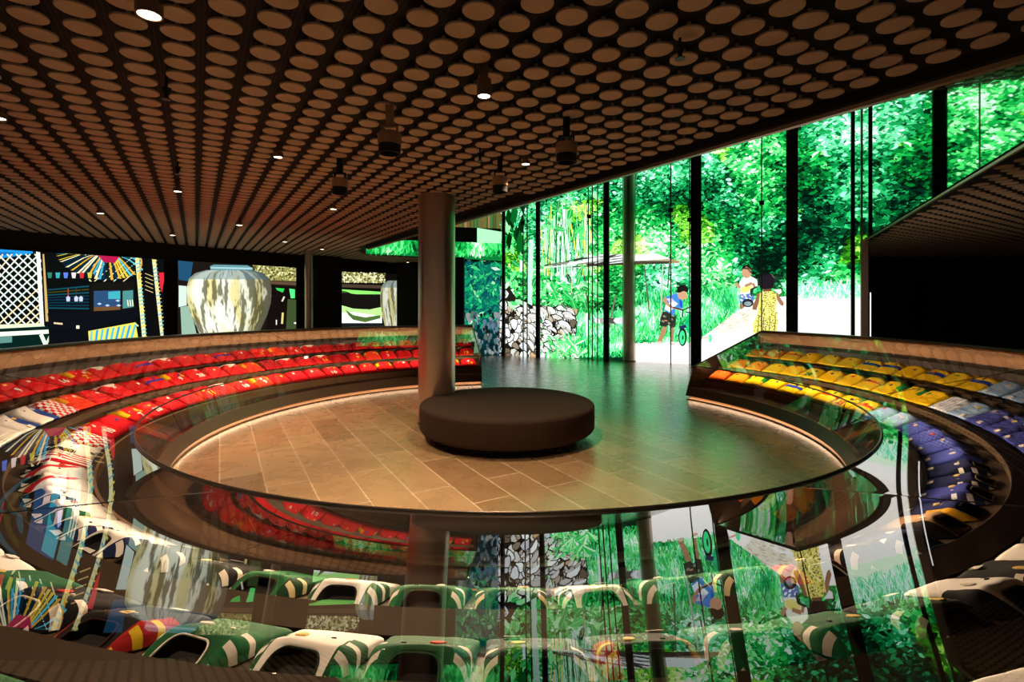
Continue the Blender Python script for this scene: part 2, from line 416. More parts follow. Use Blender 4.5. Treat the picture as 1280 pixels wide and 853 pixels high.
    for i in range(60):       # long clam shells stacked at the right of the pile
        u = rr.uniform(655, 716); v_ = 386 + (716 - u) * .02 + rr.random() ** 1.3 * 52; L_ = rr.uniform(8, 15); a = .55 + rr.uniform(-.35, .5)
        ca, sa = math.cos(a), math.sin(a)
        for sc, c in ((1.0, '14100c'), (.8, rr.choice(['f6f2f6', 'e4dcd8', 'd2c8c4', 'ffffff', 'c4b8ae']))):
            g.ppoly([(u + L_ * sc * (x * ca - y * sa), v_ + L_ * sc * (x * sa + y * ca)) for x, y in ((-.8, .05), (-.5, -.28), (.1, -.38), (.6, -.2), (.85, .12), (.4, .12), (-.1, .1), (-.5, .22))], c)
    for i in range(26):
        u = rr.uniform(740, 790); g.ppoly([(u, 401), (u + 3, 397), (u + 7, 399), (u + 8, 404), (u + 4, 405)], rr.choice(['e8e8ee', '4b453e', '9a958e', 'c8c8d0']))
    for i in range(240):
        u = rr.uniform(672, 722); v_ = rr.uniform(420, 450) if u > 685 else rr.uniform(395, 446)
        if u < 685 and rr.random() < .6: continue
        a = rr.uniform(0, 2 * pi); l = rr.uniform(2, 5)
        g.ppoly([(u, v_), (u + l * math.cos(a - .3), v_ + l * math.sin(a - .3)), (u + 1.6 * l * math.cos(a), v_ + 1.6 * l * math.sin(a)), (u + l * math.cos(a + .3), v_ + l * math.sin(a + .3))], ramp(rr.uniform(.45, 1), GREEN))
    for cx, cy in ((708, 436), (718, 428), (695, 446), (724, 440)):
        for i in range(24):
            a = rr.uniform(pi, 2 * pi); l = rr.uniform(6, 15)
            g.line((cx, cy + 4), (cx + l * math.cos(a), cy + l * .8 * math.sin(a)), 1.4, ramp(rr.uniform(.6, .98), GREEN))
    g.build('shell_pile_picture', root)
    # ---- large tropical leaves at the left
    for i in range(250):
        u = rr.uniform(584, 745); v_ = rr.uniform(228, 385)
        if 640 < u < 745 and v_ < 345 and rr.random() < .62: continue
        if u > 650 and v_ > 380: continue
        a = rr.uniform(.2, 2.4); l = rr.uniform(7, 17); wd = l * rr.uniform(.16, .28)
        c = ramp(max(.1, min(1, rr.gauss(.62, .17))), GREEN)
        if u < 628: c = lerp(c, srgb('022d33'), .45)
        e = Vector((math.cos(a), math.sin(a))); q = Vector((-e.y, e.x)); o_ = Vector((u, v_))
        g.ppoly([o_, o_ + e * l * .3 + q * wd, o_ + e * l * .7 + q * wd * .8, o_ + e * l, o_ + e * l * .7 - q * wd * .8, o_ + e * l * .3 - q * wd], c)
        g.line(o_, o_ + e * l * .95, .6, lerp(c, (1, 1, 1), .35))
    for i in range(18):
        a = rr.uniform(1.0, 2.2); u = rr.uniform(634, 655); v_ = rr.uniform(228, 300)
        g.ppoly([(u, v_), (u + 4, v_ + 8), (u + 1, v_ + 24), (u - 4, v_ + 14)], rr.choice(['04340f', '06591f', '022408']))
    g.build('broad_leaf_picture', root, kind='stuff')
    # ---- boy in a blue shirt with the green bicycle
    S = 220 / 1251.
    def Q(pts, c): g.ppoly([(780 + x * S, 320 + y * S) for x, y in pts], c)
    def Ln(a, b, wd, c): g.line((780 + a[0] * S, 320 + a[1] * S), (780 + b[0] * S, 320 + b[1] * S), wd * S, c)
    def Ell(c, a, b, col, rot=0, n=20): Q([(c[0] + a * math.cos(2 * pi * i / n) * math.cos(rot) - b * math.sin(2 * pi * i / n) * math.sin(rot), c[1] + a * math.cos(2 * pi * i / n) * math.sin(rot) + b * math.sin(2 * pi * i / n) * math.cos(rot)) for i in range(n)], col)
    Q([(275, 505), (305, 500), (300, 540), (272, 600), (262, 615), (240, 605), (258, 560)], 'b07a5c')
    Q([(330, 505), (358, 505), (356, 560), (352, 610), (338, 612), (336, 560)], 'a87456')
    Ell((258, 614), 18, 9, 'd8b49c'); Ell((348, 626), 20, 8, 'd8b49c')
    Q([(280, 395), (350, 400), (372, 430), (368, 505), (340, 512), (318, 490), (300, 505), (255, 495), (262, 440)], '2a2c26')
    for a in ((290, 430), (340, 450), (280, 465), (325, 480), (350, 425)): Ell(a, 12, 7, '7a8a6a', .4, 10)
    Ell((300, 460), 14, 5, 'c0705a', .2, 10)
    Q([(285, 300), (330, 280), (378, 265), (400, 285), (420, 330), (418, 372), (370, 380), (360, 425), (320, 405), (285, 385), (300, 345)], '3f7fd0')
    Q([(300, 345), (360, 320), (385, 340), (350, 375), (330, 400), (290, 380)], 'eef2fb')
    Q([(300, 305), (340, 300), (370, 330), (330, 335)], 'c9b9d8'); Q([(395, 300), (418, 330), (416, 370), (398, 360)], '1b50b8')
    Q([(285, 292), (305, 300), (310, 330), (345, 355), (338, 375), (300, 345), (278, 320)], 'b98468')
    Ln((340, 365), (420, 385), 14, 'b98468')
    Ell((415, 275), 32, 38, 'c89274', .15); Ell((440, 290), 12, 18, 'c89274')
    Q([(378, 262), (380, 225), (410, 205), (440, 208), (462, 235), (455, 262), (425, 250), (400, 262)], '120f12')
    Ell((418, 575), 30, 66, '1b2028'); Ell((416, 580), 20, 50, '3fe08c'); Ell((420, 580), 6, 18, '20302c')
    Ell((540, 560), 18, 58, '1b2840'); Ell((536, 560), 11, 42, '58c8b8'); Ell((613, 585), 14, 28, '5fe0a0'); Ln((555, 580), (610, 585), 8, 'cfa890')
    Q([(440, 430), (480, 420), (500, 540), (520, 570), (480, 575), (450, 540), (440, 490)], '18b070')
    Ln((470, 410), (470, 575), 10, '0d8a55'); Ln((418, 500), (470, 450), 12, '14a066'); Ln((430, 480), (530, 555), 9, '20c080')
    Ln((350, 365), (420, 385), 9, '20242c'); Ln((420, 385), (480, 360), 9, '20242c'); Ln((420, 385), (418, 440), 10, '2a3038'); Q([(395, 500), (440, 488), (448, 510), (400, 520)], '202850')
    Ln((440, 400), (485, 405), 10, '3a4450')
    g.build('boy_with_bicycle_picture', root)
    # ---- boy in white and yellow
    Q([(820, 190), (850, 150), (900, 145), (945, 170), (950, 215), (900, 240), (890, 275), (828, 282), (822, 240)], 'fbf3ec')
    Q([(826, 235), (850, 215), (900, 208), (915, 225), (880, 260), (830, 262)], 'f2e27a')
    Q([(822, 275), (900, 268), (925, 285), (920, 320), (880, 345), (850, 320), (822, 345)], '5b74b8')
    for a in ((840, 290), (870, 300), (900, 285), (835, 315), (895, 310), (860, 280)): Ell(a, 12, 6, 'f2f6ff', .5, 8)
    Q([(822, 345), (850, 330), (860, 360), (835, 380), (822, 375)], '9a6a52')
    Ln((795, 195), (825, 230), 22, 'c08a6c'); Ln((860, 215), (910, 195), 20, 'b07c60'); Ln((915, 195), (930, 225), 18, 'b07c60')
    Ell((872, 118), 34, 42, 'c49072'); Q([(835, 100), (845, 72), (880, 65), (905, 85), (905, 125), (890, 120), (880, 98), (850, 95)], '161014')
    Ln((900, 240), (945, 220), 10, '1c2026'); Ln((900, 240), (905, 290), 9, '1c2026'); Ell((880, 335), 40, 30, '20242c'); Ell((880, 340), 26, 16, '8a96a0')
    g.build('boy_in_white_shirt_picture', root)
    # ---- girl in a yellow dress
    Q([(965, 265), (985, 250), (1050, 248), (1080, 270), (1085, 330), (1080, 380), (1095, 470), (1085, 552), (915, 550), (918, 480), (945, 420), (955, 340)], 'e4d36a')
    for i in range(560):
        x, y = rr.uniform(920, 1090), rr.uniform(258, 548)
        if y < 400 and not 960 < x < 1080: continue
        if x < 955 - (y - 400) * .24: continue
        Ell((x, y), rr.uniform(3, 6), rr.uniform(2, 5), rr.choice(['6b5c1a', '8a7a28', 'fbf4b8', '4c4214', 'f8ee9a']), rr.uniform(0, 3), 6)
    for x in (950, 985, 1030, 1068): Ln((x + 8, 430), (x, 548), 5, '6b5a1c')
    Q([(992, 228), (1040, 228), (1046, 252), (988, 254)], '6e4430')
    Q([(945, 270), (965, 265), (958, 330), (940, 385), (912, 380), (915, 350), (935, 310)], '8a5a42')
    Q([(1078, 250), (1095, 260), (1110, 300), (1135, 335), (1130, 358), (1110, 350), (1085, 310)], '9c6a50')
    Q([(1060, 240), (1115, 236), (1118, 262), (1100, 275)], 'ece4e4')
    Ell((1015, 180), 54, 56, '17101c'); Q([(960, 180), (1068, 178), (1058, 232), (1000, 238), (966, 228)], '150e16')
    Ln((1048, 132), (1068, 160), 5, '7a5a58')
    g.build('girl_in_yellow_dress_picture', root)
    return root
make_video_wall()

# return wall left of the video wall; its glass reflections are painted as glowing pictures
def side_wall():
    E1 = D; d = (C0 - D).normalized(); E0 = D + (C0 - D) * .69
    root = empty('return_wall_reflection'); tag(root, 'darker jungle reflection painted on the return wall beside the steel column', 'video wall')
    v, f = vwall(E1, C0, 3.05, HT, .1, 2.92); obj('upper_panel', v, f, M_black, root)
    v, f = vwall(E0, C0, 0, 2.92, .1); obj('lower_panel', v, f, M_black, root)
    P = Picture(E1, C0); rr = random.Random(8); T = P.len
    M = M_pict
    P.poly([(0, 3.07), (T, 2.94), (T, 3.5), (0, 3.5)], srgb('0b6a30'), .002)
    P.poly([(T * .60, 3.95), (T, 3.95), (T, 4.7), (T * .60, 4.7)], srgb('5a5a2c'), .002)
    for i in range(26):
        t = rr.uniform(T * .6, T * .97); P.poly([(t, 3.95), (t + .06, 3.95), (t + .05, 4.7), (t + .01, 4.7)], srgb(rr.choice(['6a4a2a', '2f6a34', '8a6a44', '3a4a20'])))
    P.poly([(T * .80, 3.5), (T * .99, 3.42), (T * .99, 3.85), (T * .80, 3.95)], srgb('9ad8a8'), .003)
    for i in range(1100):
        t = rr.uniform(.05, T - .02); z = rr.uniform(3.15, 3.46)
        n = .6 + noise.fractal(Vector((t * 1.4, z * 1.4, 2)), 1, 2, 3) * .4 + rr.gauss(0, .13)
        c = ramp(max(0, min(1, n)), GREEN); a = rr.uniform(.8, 2.3); s = rr.uniform(.06, .17); ca, sa = math.cos(a), math.sin(a)
        P.poly([(min(T, t + s * (x * ca - y * sa)), min(3.5, z + s * (x * sa + y * ca))) for x, y in ((-1, 0), (0, .3), (1, 0), (0, -.3))], c)
    P.build('jungle_picture', root, M)
    P.poly([(T * .69, .01), (T, .01), (T, 2.9), (T * .69, 2.9)], srgb('04282a'), .002)  # mirror image of leaves and shells, painted in dimmer glowing colours
    for i in range(620):
        t = rr.uniform(T * .7, T - .02); z = rr.uniform(.9, 2.85)
        c = lerp(ramp(max(0, min(1, rr.gauss(.42, .2))), GREEN), srgb('0a5a6a'), .45); a = rr.uniform(.0, 3); s = rr.uniform(.06, .2); ca, sa = math.cos(a), math.sin(a)
        P.poly([(max(T * .69, min(T, t + s * (x * ca - y * sa))), z + s * (x * sa + y * ca)) for x, y in ((-1, 0), (0, .3), (1, 0), (0, -.3))], c)
    for i in range(110):
        t = T - .08 - (T * .26) * rr.random() ** 1.4; z = rr.uniform(.05, 1.4); s = rr.uniform(.06, .15)
        P.poly([(t + s * x, max(.01, z + s * y)) for x, y in ((-.5, .5), (0, .8), (.5, .5), (.4, -.3), (0, -1), (-.4, -.3))], srgb(rr.choice(['4d6778', '687c86', '364c58', '797c78', '4a5a58', '0a1a1c', '0a1a1c'])))
    P.build('shell_pile_picture', root, M)
    # painted reflections: pale box and brown panel high on this wall
    return root
side_wall()

# ------------------------------------------------------------------ glazing in front of the video wall: fins, thin joints, panes
Wd = (B - C0).normalized(); Wn = Vector((-.39, -.92, 0)); Wn = Vector((Wd.y, -Wd.x, 0))
if Wn.dot(-C0) < 0: Wn = -Wn
PW = Picture(C0 + Wn * .30, B + Wn * .30)
M_joint = mat('grey_joint', '5b5a54', .4, metal=.4)
win = tag(empty('window_1'), 'tall glass screen of panes and black posts before the video wall', 'window', kind='structure')
ang = math.atan2(Wd.y, Wd.x)
def post(u, wd, dep, name, m, x0=0, z1=HT):
    t, _ = PW.sz(u, 400); c = PW.pos(t, 0, 0)
    return MB().box((c[0], c[1], z1 / 2), (wd, dep, z1), ang).build(name, m, win)
for u, wd in ((629.5, .075), (672.5, .11), (758, .15), (870, .26), (990, .25), (1066, .07)):
    post(u, wd, .10, 'post', M_black)
for u in (654, 659, 735.5, 740.5, 747, 838.5, 862, 952):
    post(u, .028, .03, 'joint', M_joint)
post(1079, .11, .10, 'post', M_steel)
M_pane = glass_mat('clear_pane', (.96, 1, .98), 1.45, 0, .9)
tt = [PW.sz(u, 400)[0] for u in (584, 629.5, 672.5, 758, 870, 990, 1066, 1084)]
for a, b in zip(tt[:-1], tt[1:]):
    p0 = PW.pos(max(a, .05) + .03, 0, 0); p1 = PW.pos(b - .03, 0, 0)
    v, f = vwall(p0, p1, .01, HT - .02, .012); obj('glass_pane', v, f, M_pane, win)
cl = []
for u, vv in ((654, 279), (737, 271), (839, 263), (952, 254), (862, 275)):
    t, z = PW.sz(u, vv); c = PW.pos(t, z, .03); MB().box(c, (.11, .05, .11), ang).build('clamp', M_steel2, win)

# ------------------------------------------------------------------ left video wall with separate screens
W0 = Vector((-10.2, 10.1, 0)); W1 = Vector((-3.92, 19.4, 0)); wd_ = (W1 - W0).normalized()
Wa = W0 - wd_ * 6.5; Wb = W0 + wd_ * 13.2
v, f = vwall(Wa, Wb, 0, ZB + .1, .15); tag(obj('wall_far', v, f, M_dark), 'dark wall carrying the row of video screens', 'wall', kind='structure')
PL = Picture(W0, W1)
for o_ in (PL,):
    pass
def lscreen(name, u0, u1, label):
    t0 = PL.sz(u0, 330)[0]; t1 = PL.sz(u1, 330)[0]
    a = PL.pos(t0, 0, .0); b = PL.pos(t1, 0, .0)
    root = empty(name); tag(root, label, 'video screen')
    v = []; 
    for lay in (.0, .055):
        p, q = PL.pos(t0, 0, lay), PL.pos(t1, 0, lay)
        v += [(p[0], p[1], .45), (q[0], q[1], .45), (q[0], q[1], 2.72), (p[0], p[1], 2.72)]
    obj('screen_panel', v, [(3, 2, 1, 0), (4, 5, 6, 7), (0, 1, 5, 4), (1, 2, 6, 5), (2, 3, 7, 6), (3, 0, 4, 7)], M_black, root)
    PL.k = 0
    return root, t0, t1
OFF = .058
_old = PL.pos
def pos2(t, z, lay):
    p = PL.p + PL.d * t + PL.n * (lay + OFF); return (p.x, p.y, z)
# screen 1: lattice, cluttered kitchen under striped canopy
root, t0, t1 = lscreen('video_screen', -60, 204, 'video screen showing a white lattice and a striped canopy over a kitchen')
PL.pos = pos2
rr = random.Random(21)
def clipP(poly, z0=.47, z1=2.70, lo=None, hi=None): return [(min(hi, max(lo, t)), min(z1, max(z0, z))) for t, z in poly]
def pq(pts, col): PL.poly(clipP([PL.sz(*p) for p in pts], lo=t0 + .01, hi=t1 - .01), srgb(col) if isinstance(col, str) else col)
def pl(a, b, wd, col):
    a = Vector(a); b = Vector(b); e = (b - a).normalized(); q = Vector((-e.y, e.x)) * wd / 2; pq([a + q, b + q, b - q, a - q], col)
pq([(-60, 300), (204, 315), (204, 445), (-60, 460)], '0a0d0c')
pq([(-60, 306), (40, 312), (40, 317), (10, 322), (-60, 330)], '1f8fd8'); pq([(-60, 314), (20, 316), (0, 320), (-60, 324)], '0c5aa0')
for i in range(-14, 12):
    a = i * 11.5
    pl((a - 50, 318), (a + 45, 318 + 90), 1.7, rr.choice(['e8f2d8', 'dfe8a8', 'f4faf0']))
    pl((a + 60, 318), (a - 40, 318 + 90), 1.7, rr.choice(['f0d8a0', 'cfe8dc', 'f6f6ea']))
pq([(50, 312), (110, 320), (110, 445), (55, 445)], '0a0d0c')
pq([(-60, 404), (62, 408), (62, 448), (-60, 460)], '07201c')
pq([(44, 314), (49, 316), (54, 408), (49, 408)], 'f2f6ec'); pq([(52, 318), (54, 318), (60, 402), (56, 402)], 'c8a868')
pq([(-60, 408), (52, 404), (55, 408), (-60, 414)], 'd8e8c0'); pq([(-60, 418), (62, 412), (62, 417), (-60, 424)], 'eaf4dc')
pl((50, 418), (58, 436), 5, 'd6e6da'); pl((62, 418), (57, 430), 3, 'c6d6ba')
for i in range(16):
    x = -50 + i * 7; pl((x, 444), (x + 8, 436), 1.6, 'b8c8a0'); pl((x + 8, 444), (x, 436), 1.6, 'b8c8a0')
pq([(-60, 424), (14, 420), (14, 428), (-60, 434)], '5a8a82')
# striped canopy: rays
for i in range(46):
    a = pi * (.02 + .96 * i / 46); c = rr.choice(['e0c23a', '3aa7c8', 'f0e8c0', '0c2c40', 'd8a838', '56c8d8', '10201c'])
    r0, r1 = 10, 62 - abs(a - pi / 2) * 8
    cx, cy = 133, 306
    ca, sa = math.cos(a), math.sin(a)
    for kseg in range(4):
        ra, rb = r0 + (r1 - r0) * kseg / 4, r0 + (r1 - r0) * (kseg + 1) / 4
        w0, w1 = .018 * ra, .022 * rb
        bend = .06 * kseg
        c1, s1 = math.cos(a + bend * (1 if a > pi / 2 else -1)), math.sin(a + bend)
        pq([(cx + ra * ca * 1.3 - w0, cy + ra * sa * .72), (cx + ra * ca * 1.3 + w0 + 1, cy + ra * sa * .72), (cx + rb * ca * 1.3 + w1 + 1, cy + rb * sa * .72), (cx + rb * ca * 1.3 - w1, cy + rb * sa * .72)], c)
pq([(122, 319), (148, 321), (142, 329), (128, 328)], 'b0184a')
pq([(58, 360), (110, 352), (168, 352), (168, 425), (60, 430)], '0a0c10')
for i in range(8): pq([(58, 362 + i * 3.2), (110, 357 + i * 4), (110, 359 + i * 4), (58, 363.5 + i * 3.2)], rr.choice(['0f4a55', '3a3c10', '0c3040']))
pl((58, 344), (116, 346), 7, '0b1216')
for i, c in enumerate(['2f7a68', '3aa0a8', '5a78d8', 'e8d8d8', 'c83038', 'c8b848']): pq([(58 + i * 10, 341), (64 + i * 10, 341), (63 + i * 10, 348), (59 + i * 10, 348)], c)
for x, c in ((84, 'b83030'), (94, '303030'), (100, '181818')):
    pl((x, 361), (x, 373), 1.3, c); pq([(x - 2.5, 372), (x, 370), (x + 2.5, 372), (x + 2, 377), (x - 2, 377)], 'c0c8e8')
pq([(112, 354), (166, 352), (168, 390), (112, 390)], '15130f'); pq([(116, 364), (149, 363), (149, 384), (116, 386)], '2a4a70'); pq([(134, 365), (149, 364), (149, 374), (134, 374)], '3fa8b8')
pq([(152, 364), (165, 363), (165, 384), (152, 386)], '4a8a88'); pq([(116, 384), (149, 383), (149, 388), (116, 389)], '6a4a2a')
for i in range(3): pl((158 + i * 3, 375), (159 + i * 3, 383), 1.3, 'f0e8c8')
for x, y in ((123, 380), (133, 382), (146, 376), (147, 382)): pq([(x - 3, y), (x, y - 1.5), (x + 3, y), (x, y + 1.5)], 'b8c8ff')
pq([(58, 392), (110, 390), (168, 386), (172, 396), (110, 412), (62, 410)], '0c0e14')
pq([(66, 403), (77, 404), (77, 406), (66, 405)], 'f0d8a8'); pq([(94, 407), (98, 407), (98, 411), (94, 411)], 'ffe8c8')
pq([(109, 414), (168, 403), (172, 427), (110, 427)], 'e8dc58')
for i in range(9):
    x = 112 + i * 6.8; pq([(x, 414 - i), (x + 3, 413 - i), (x + 2 - i * .6, 426), (x - 1 - i * .6, 426)], '2a9ad0' if i % 2 else '58b8c8')
for x0_, x1_ in ((166, 180), (189, 204)):
    pass
pl((170, 322), (179, 424), 5, 'e0e4a0'); pl((176, 324), (172, 350), 2, 'e8a838')
for i in range(22): pl((168.5 + i * .4, 326 + i * 4.6), (174 + i * .4, 324 + i * 4.6), 1.4, rr.choice(['58b8c8', 'e8c848']))
pq([(176, 322), (188, 323), (200, 425), (184, 425)], '0b0b0b')
pl((191, 325), (202, 424), 4.6, 'd8dcb0')
for i in range(20): pl((189 + i * .55, 328 + i * 4.7), (194.5 + i * .55, 326 + i * 4.7), 1.3, rr.choice(['6aa8b0', 'd8c858']))
for i in range(5): pl((180, 342 + i * 5), (190, 346 + i * 5), .9, 'c8b070')
pq([(197, 341), (203.5, 341), (203.5, 352), (201, 366), (199, 360)], 'd82838')
o1 = PL.build('kitchen_picture', root, M_pict_dim)
# screen 2: big jar
def jar(cx, topy, boty, hw, seed, shade):
    r_ = random.Random(seed); n = 26; L = []
    H = boty - topy
    prof = [(0, .55), (.04, .80), (.12, .95), (.25, 1.0), (.45, .985), (.62, .90), (.8, .76), (1.0, .60)]
    def wv(t):
        for i in range(len(prof) - 1):
            if t <= prof[i + 1][0]:
                k = (t - prof[i][0]) / (prof[i + 1][0] - prof[i][0]); return prof[i][1] + (prof[i + 1][1] - prof[i][1]) * k
        return prof[-1][1]
    nx_, ny_ = 110, 90; base = len(PL.v); PL.k += 1
    for i in range(ny_ + 1):
        a = i / ny_
        for j in range(nx_ + 1):
            x0 = -1 + 2 * j / nx_
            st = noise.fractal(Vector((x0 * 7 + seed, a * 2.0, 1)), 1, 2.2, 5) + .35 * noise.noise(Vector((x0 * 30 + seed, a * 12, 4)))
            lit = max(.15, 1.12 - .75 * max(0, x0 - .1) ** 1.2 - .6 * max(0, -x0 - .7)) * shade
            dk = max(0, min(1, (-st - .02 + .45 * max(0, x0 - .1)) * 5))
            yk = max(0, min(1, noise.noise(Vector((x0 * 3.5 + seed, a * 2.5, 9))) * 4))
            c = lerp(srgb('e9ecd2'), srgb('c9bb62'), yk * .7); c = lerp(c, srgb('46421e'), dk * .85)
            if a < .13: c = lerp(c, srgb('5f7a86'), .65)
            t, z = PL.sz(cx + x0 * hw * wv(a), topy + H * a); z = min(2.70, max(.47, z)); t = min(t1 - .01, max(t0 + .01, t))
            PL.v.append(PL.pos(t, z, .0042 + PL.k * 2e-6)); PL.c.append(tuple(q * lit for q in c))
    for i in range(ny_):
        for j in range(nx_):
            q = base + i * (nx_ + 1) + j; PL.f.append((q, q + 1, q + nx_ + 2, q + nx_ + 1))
PL.pos = _old
root, t0, t1 = lscreen('video_screen', 220, 369, 'video screen showing one huge weathered stone jar')
PL.pos = pos2
pq([(220, 322), (369, 330), (369, 425), (220, 430)], '1a1410')
pq([(221, 326), (240, 328), (236, 352), (222, 350)], '1d4a6a'); pq([(222, 357), (232, 358), (232, 382), (222, 384)], 'c8dcd0'); pq([(224, 384), (236, 382), (246, 425), (226, 425)], '8fae9a')
pq([(314, 330), (369, 334), (369, 352), (325, 350)], '8a8448')
for i in range(300):
    x, y = rr.uniform(314, 368), rr.uniform(333, 350); s = rr.uniform(.6, 1.8); pq([(x - s, y), (x, y - s), (x + s, y), (x, y + s)], rr.choice(['c8c078', '5a5a2a', 'a8a868', '3c3c18', 'e0dca0']))
pq([(330, 351), (369, 353), (369, 357), (332, 355)], '5a4434')
pq([(336, 357), (369, 359), (369, 425), (330, 425)], '120c0a'); pq([(343, 360), (354, 361), (352, 366), (345, 363)], '2ac850'); pq([(360, 361), (367, 362), (367, 373), (362, 373)], '50f080')
pq([(358, 374), (369, 375), (369, 412), (356, 412)], '3a4a28'); pl((352, 391), (351, 405), 2.5, 'd8c878'); pl((344, 400), (344, 406), 1.4, 'e8e8d8'); pl((366, 404), (369, 404), 2, 'f0f0e0'); pl((351, 377), (354, 371), 2, 'd8d0c0')
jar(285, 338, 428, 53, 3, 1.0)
pq([(261, 333), (266, 331), (308, 332), (315, 336), (314, 341), (262, 339)], '5f9098'); pq([(262, 334), (314, 335), (313, 337), (262, 336)], '9fc8cc')
PL.build('jar_picture', root, M_pict_dim)
# screen 3: hammock and jar
PL.pos = _old
root, t0, t1 = lscreen('video_screen', 413, 526, 'video screen showing a hammock in a hut beside a stone jar')
PL.pos = pos2
pq([(413, 338), (526, 345), (526, 415), (413, 415)], '0d0b09')
pq([(414, 339), (476, 343), (476, 354), (414, 353)], '8c8850')
for i in range(360):
    x, y = rr.uniform(414, 480), rr.uniform(341, 353); s = rr.uniform(.6, 1.8); pq([(x - s, y), (x, y - s), (x + s, y), (x, y + s)], rr.choice(['c8c078', '5a5a2a', 'd8d8a8', '4c4c20', 'f0ecc0']))
pq([(414, 355), (480, 357), (480, 361), (414, 359)], '46382c'); pq([(414, 362), (418, 362), (418, 400), (414, 400)], '7af08a')
pq([(426, 362), (474, 365), (474, 371), (426, 366)], '8aef6a'); pq([(418, 362), (430, 364), (440, 368), (474, 368), (476, 382), (460, 388), (440, 386), (430, 382), (418, 376)], '14110e')
pq([(414, 378), (426, 382), (440, 386), (460, 387), (476, 384), (476, 404), (414, 404)], 'b8f890'); pq([(414, 392), (440, 390), (476, 396), (476, 404), (414, 404)], 'fbfff4')
pq([(430, 387), (440, 394), (455, 397), (474, 394), (474, 398), (455, 403), (440, 400), (434, 394)], '4a6a30')
pq([(414, 404), (478, 404), (478, 410), (414, 410)], '15181c'); pq([(414, 410), (478, 409), (478, 414), (414, 414)], 'b8dca8')
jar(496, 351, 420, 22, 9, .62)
PL.build('hammock_picture', root, M_pict_dim)
PL.pos = _old

# dark jambs and pillars beside the screens
def bx(name, p, d, rz, m, label, cat): return tag(MB().box(p, d, rz).build(name, m), label, cat)
wa = math.atan2(wd_.y, wd_.x)
t_, _ = PL.sz(402, 330); c_ = PL.pos(t_, 0, .3)
bx('pillar', (c_[0], c_[1], 1.6), (.9, .25, 3.2), wa, M_dark, 'black flat pillar between the two jar screens', 'pillar')
# black jamb right of steel column
tag(MB().box((-1.62, 15.35, 1.5), (.34, .4, 3.0)).build('trim_4', M_black), kind='structure')
tag(MB().box((-2.9, 18.5, 1.6), (2.6, .1, 3.2)).build('wall_behind', M_dark), kind='structure')

# ------------------------------------------------------------------ steel columns
def column(x, y, r, z0, z1, label):
    root = empty('steel_column', (x, y, 0)); tag(root, label, 'column')
    MB().lathe([(r, z0), (r, z0 + .01), (r, (z1 + z0) / 2), (r, z1)], n=64).build('shaft', M_steel, root, True)
    MB().lathe([(r - .002, z1 - .012), (r + .012, z1 - .012), (r + .012, z1 + .02), (r - .002, z1 + .02)], n=48, closed=True).build('top_collar', M_steel2, root, True)
    MB().lathe([(r - .002, z0), (r + .006, z0), (r + .006, z0 + .03), (r - .002, z0 + .03)], n=48, closed=True).build('base_collar', M_steel2, root, True)
    return root
column(-1.03, 6.93, .25, 0, CEIL + .02, 'thick brushed steel column rising through the edge of the round bench')
column(3.29, 14.22, .19, 0, HT, 'tall brushed steel column in front of the jungle video wall')
column(-5.72, 14.25, .11, 0, CEIL + .02, 'slim steel column between the two jar screens')
o = column(8.22, 11.75, .07, 0, HT, 'slim tall steel column at the corner under the mirror glass wall')

# ------------------------------------------------------------------ round bench
M_bench = mat('charcoal_felt', '3a2e26', .95, spec=.15, bump=.5, bscale=160, mottled=.12, mscale=60)
bench = empty('round_bench', (-.06, 6.30, 0)); tag(bench, 'low round upholstered bench in dark brown felt at the room centre', 'bench')
prof = []
Rb, zt, zb = 1.075, .42, .085
for i in range(7): a = pi / 2 * i / 6; prof.append((Rb - .10 + .10 * math.sin(a) , zb + .07 - .07 * math.cos(a)))
for i in range(7): a = pi / 2 * i / 6; prof.append((Rb - .045 + .045 * math.cos(a), zt - .045 + .045 * math.sin(a)))
prof += [(Rb * .6, zt + .002), (.001, zt + .003)]
prof = [(.001, zb), (Rb * .5, zb)] + prof
cush = MB().lathe(prof, n=96).build('cushion', M_bench, bench, True)
cut = MB().lathe([(.266, -.1), (.266, 1)], (-.97, .63, 0), 64).build('cut')
cut.location = bench.location; bpy.context.view_layer.update()
CUT = cut
md = cush.modifiers.new('b', 'BOOLEAN'); md.object = cut; md.operation = 'DIFFERENCE'; md.solver = 'EXACT'
bpy.context.view_layer.update()
me_ = bpy.data.meshes.new_from_object(cush.evaluated_get(bpy.context.evaluated_depsgraph_get()))
cush.modifiers.clear(); cush.data = me_
MB().lathe([(.001, 0), (.86, 0), (.86, zb + .01), (.001, zb + .01)], n=72).build('plinth', M_black, bench, True)
sm = MB(); pr = [( .004 * math.cos(a), .004 * math.sin(a)) for a in [2 * pi * i / 6 for i in range(6)]]
sm.lathe([(Rb - .03 + x, zt - .012 + y) for x, y in pr], n=96, closed=True)
pip = sm.build('piping', M_bench, bench, True)
md = pip.modifiers.new('b', 'BOOLEAN'); md.object = CUT; md.operation = 'DIFFERENCE'; md.solver = 'EXACT'
bpy.context.view_layer.update()
me_ = bpy.data.meshes.new_from_object(pip.evaluated_get(bpy.context.evaluated_depsgraph_get()))
pip.modifiers.clear(); pip.data = me_; bpy.data.objects.remove(CUT)

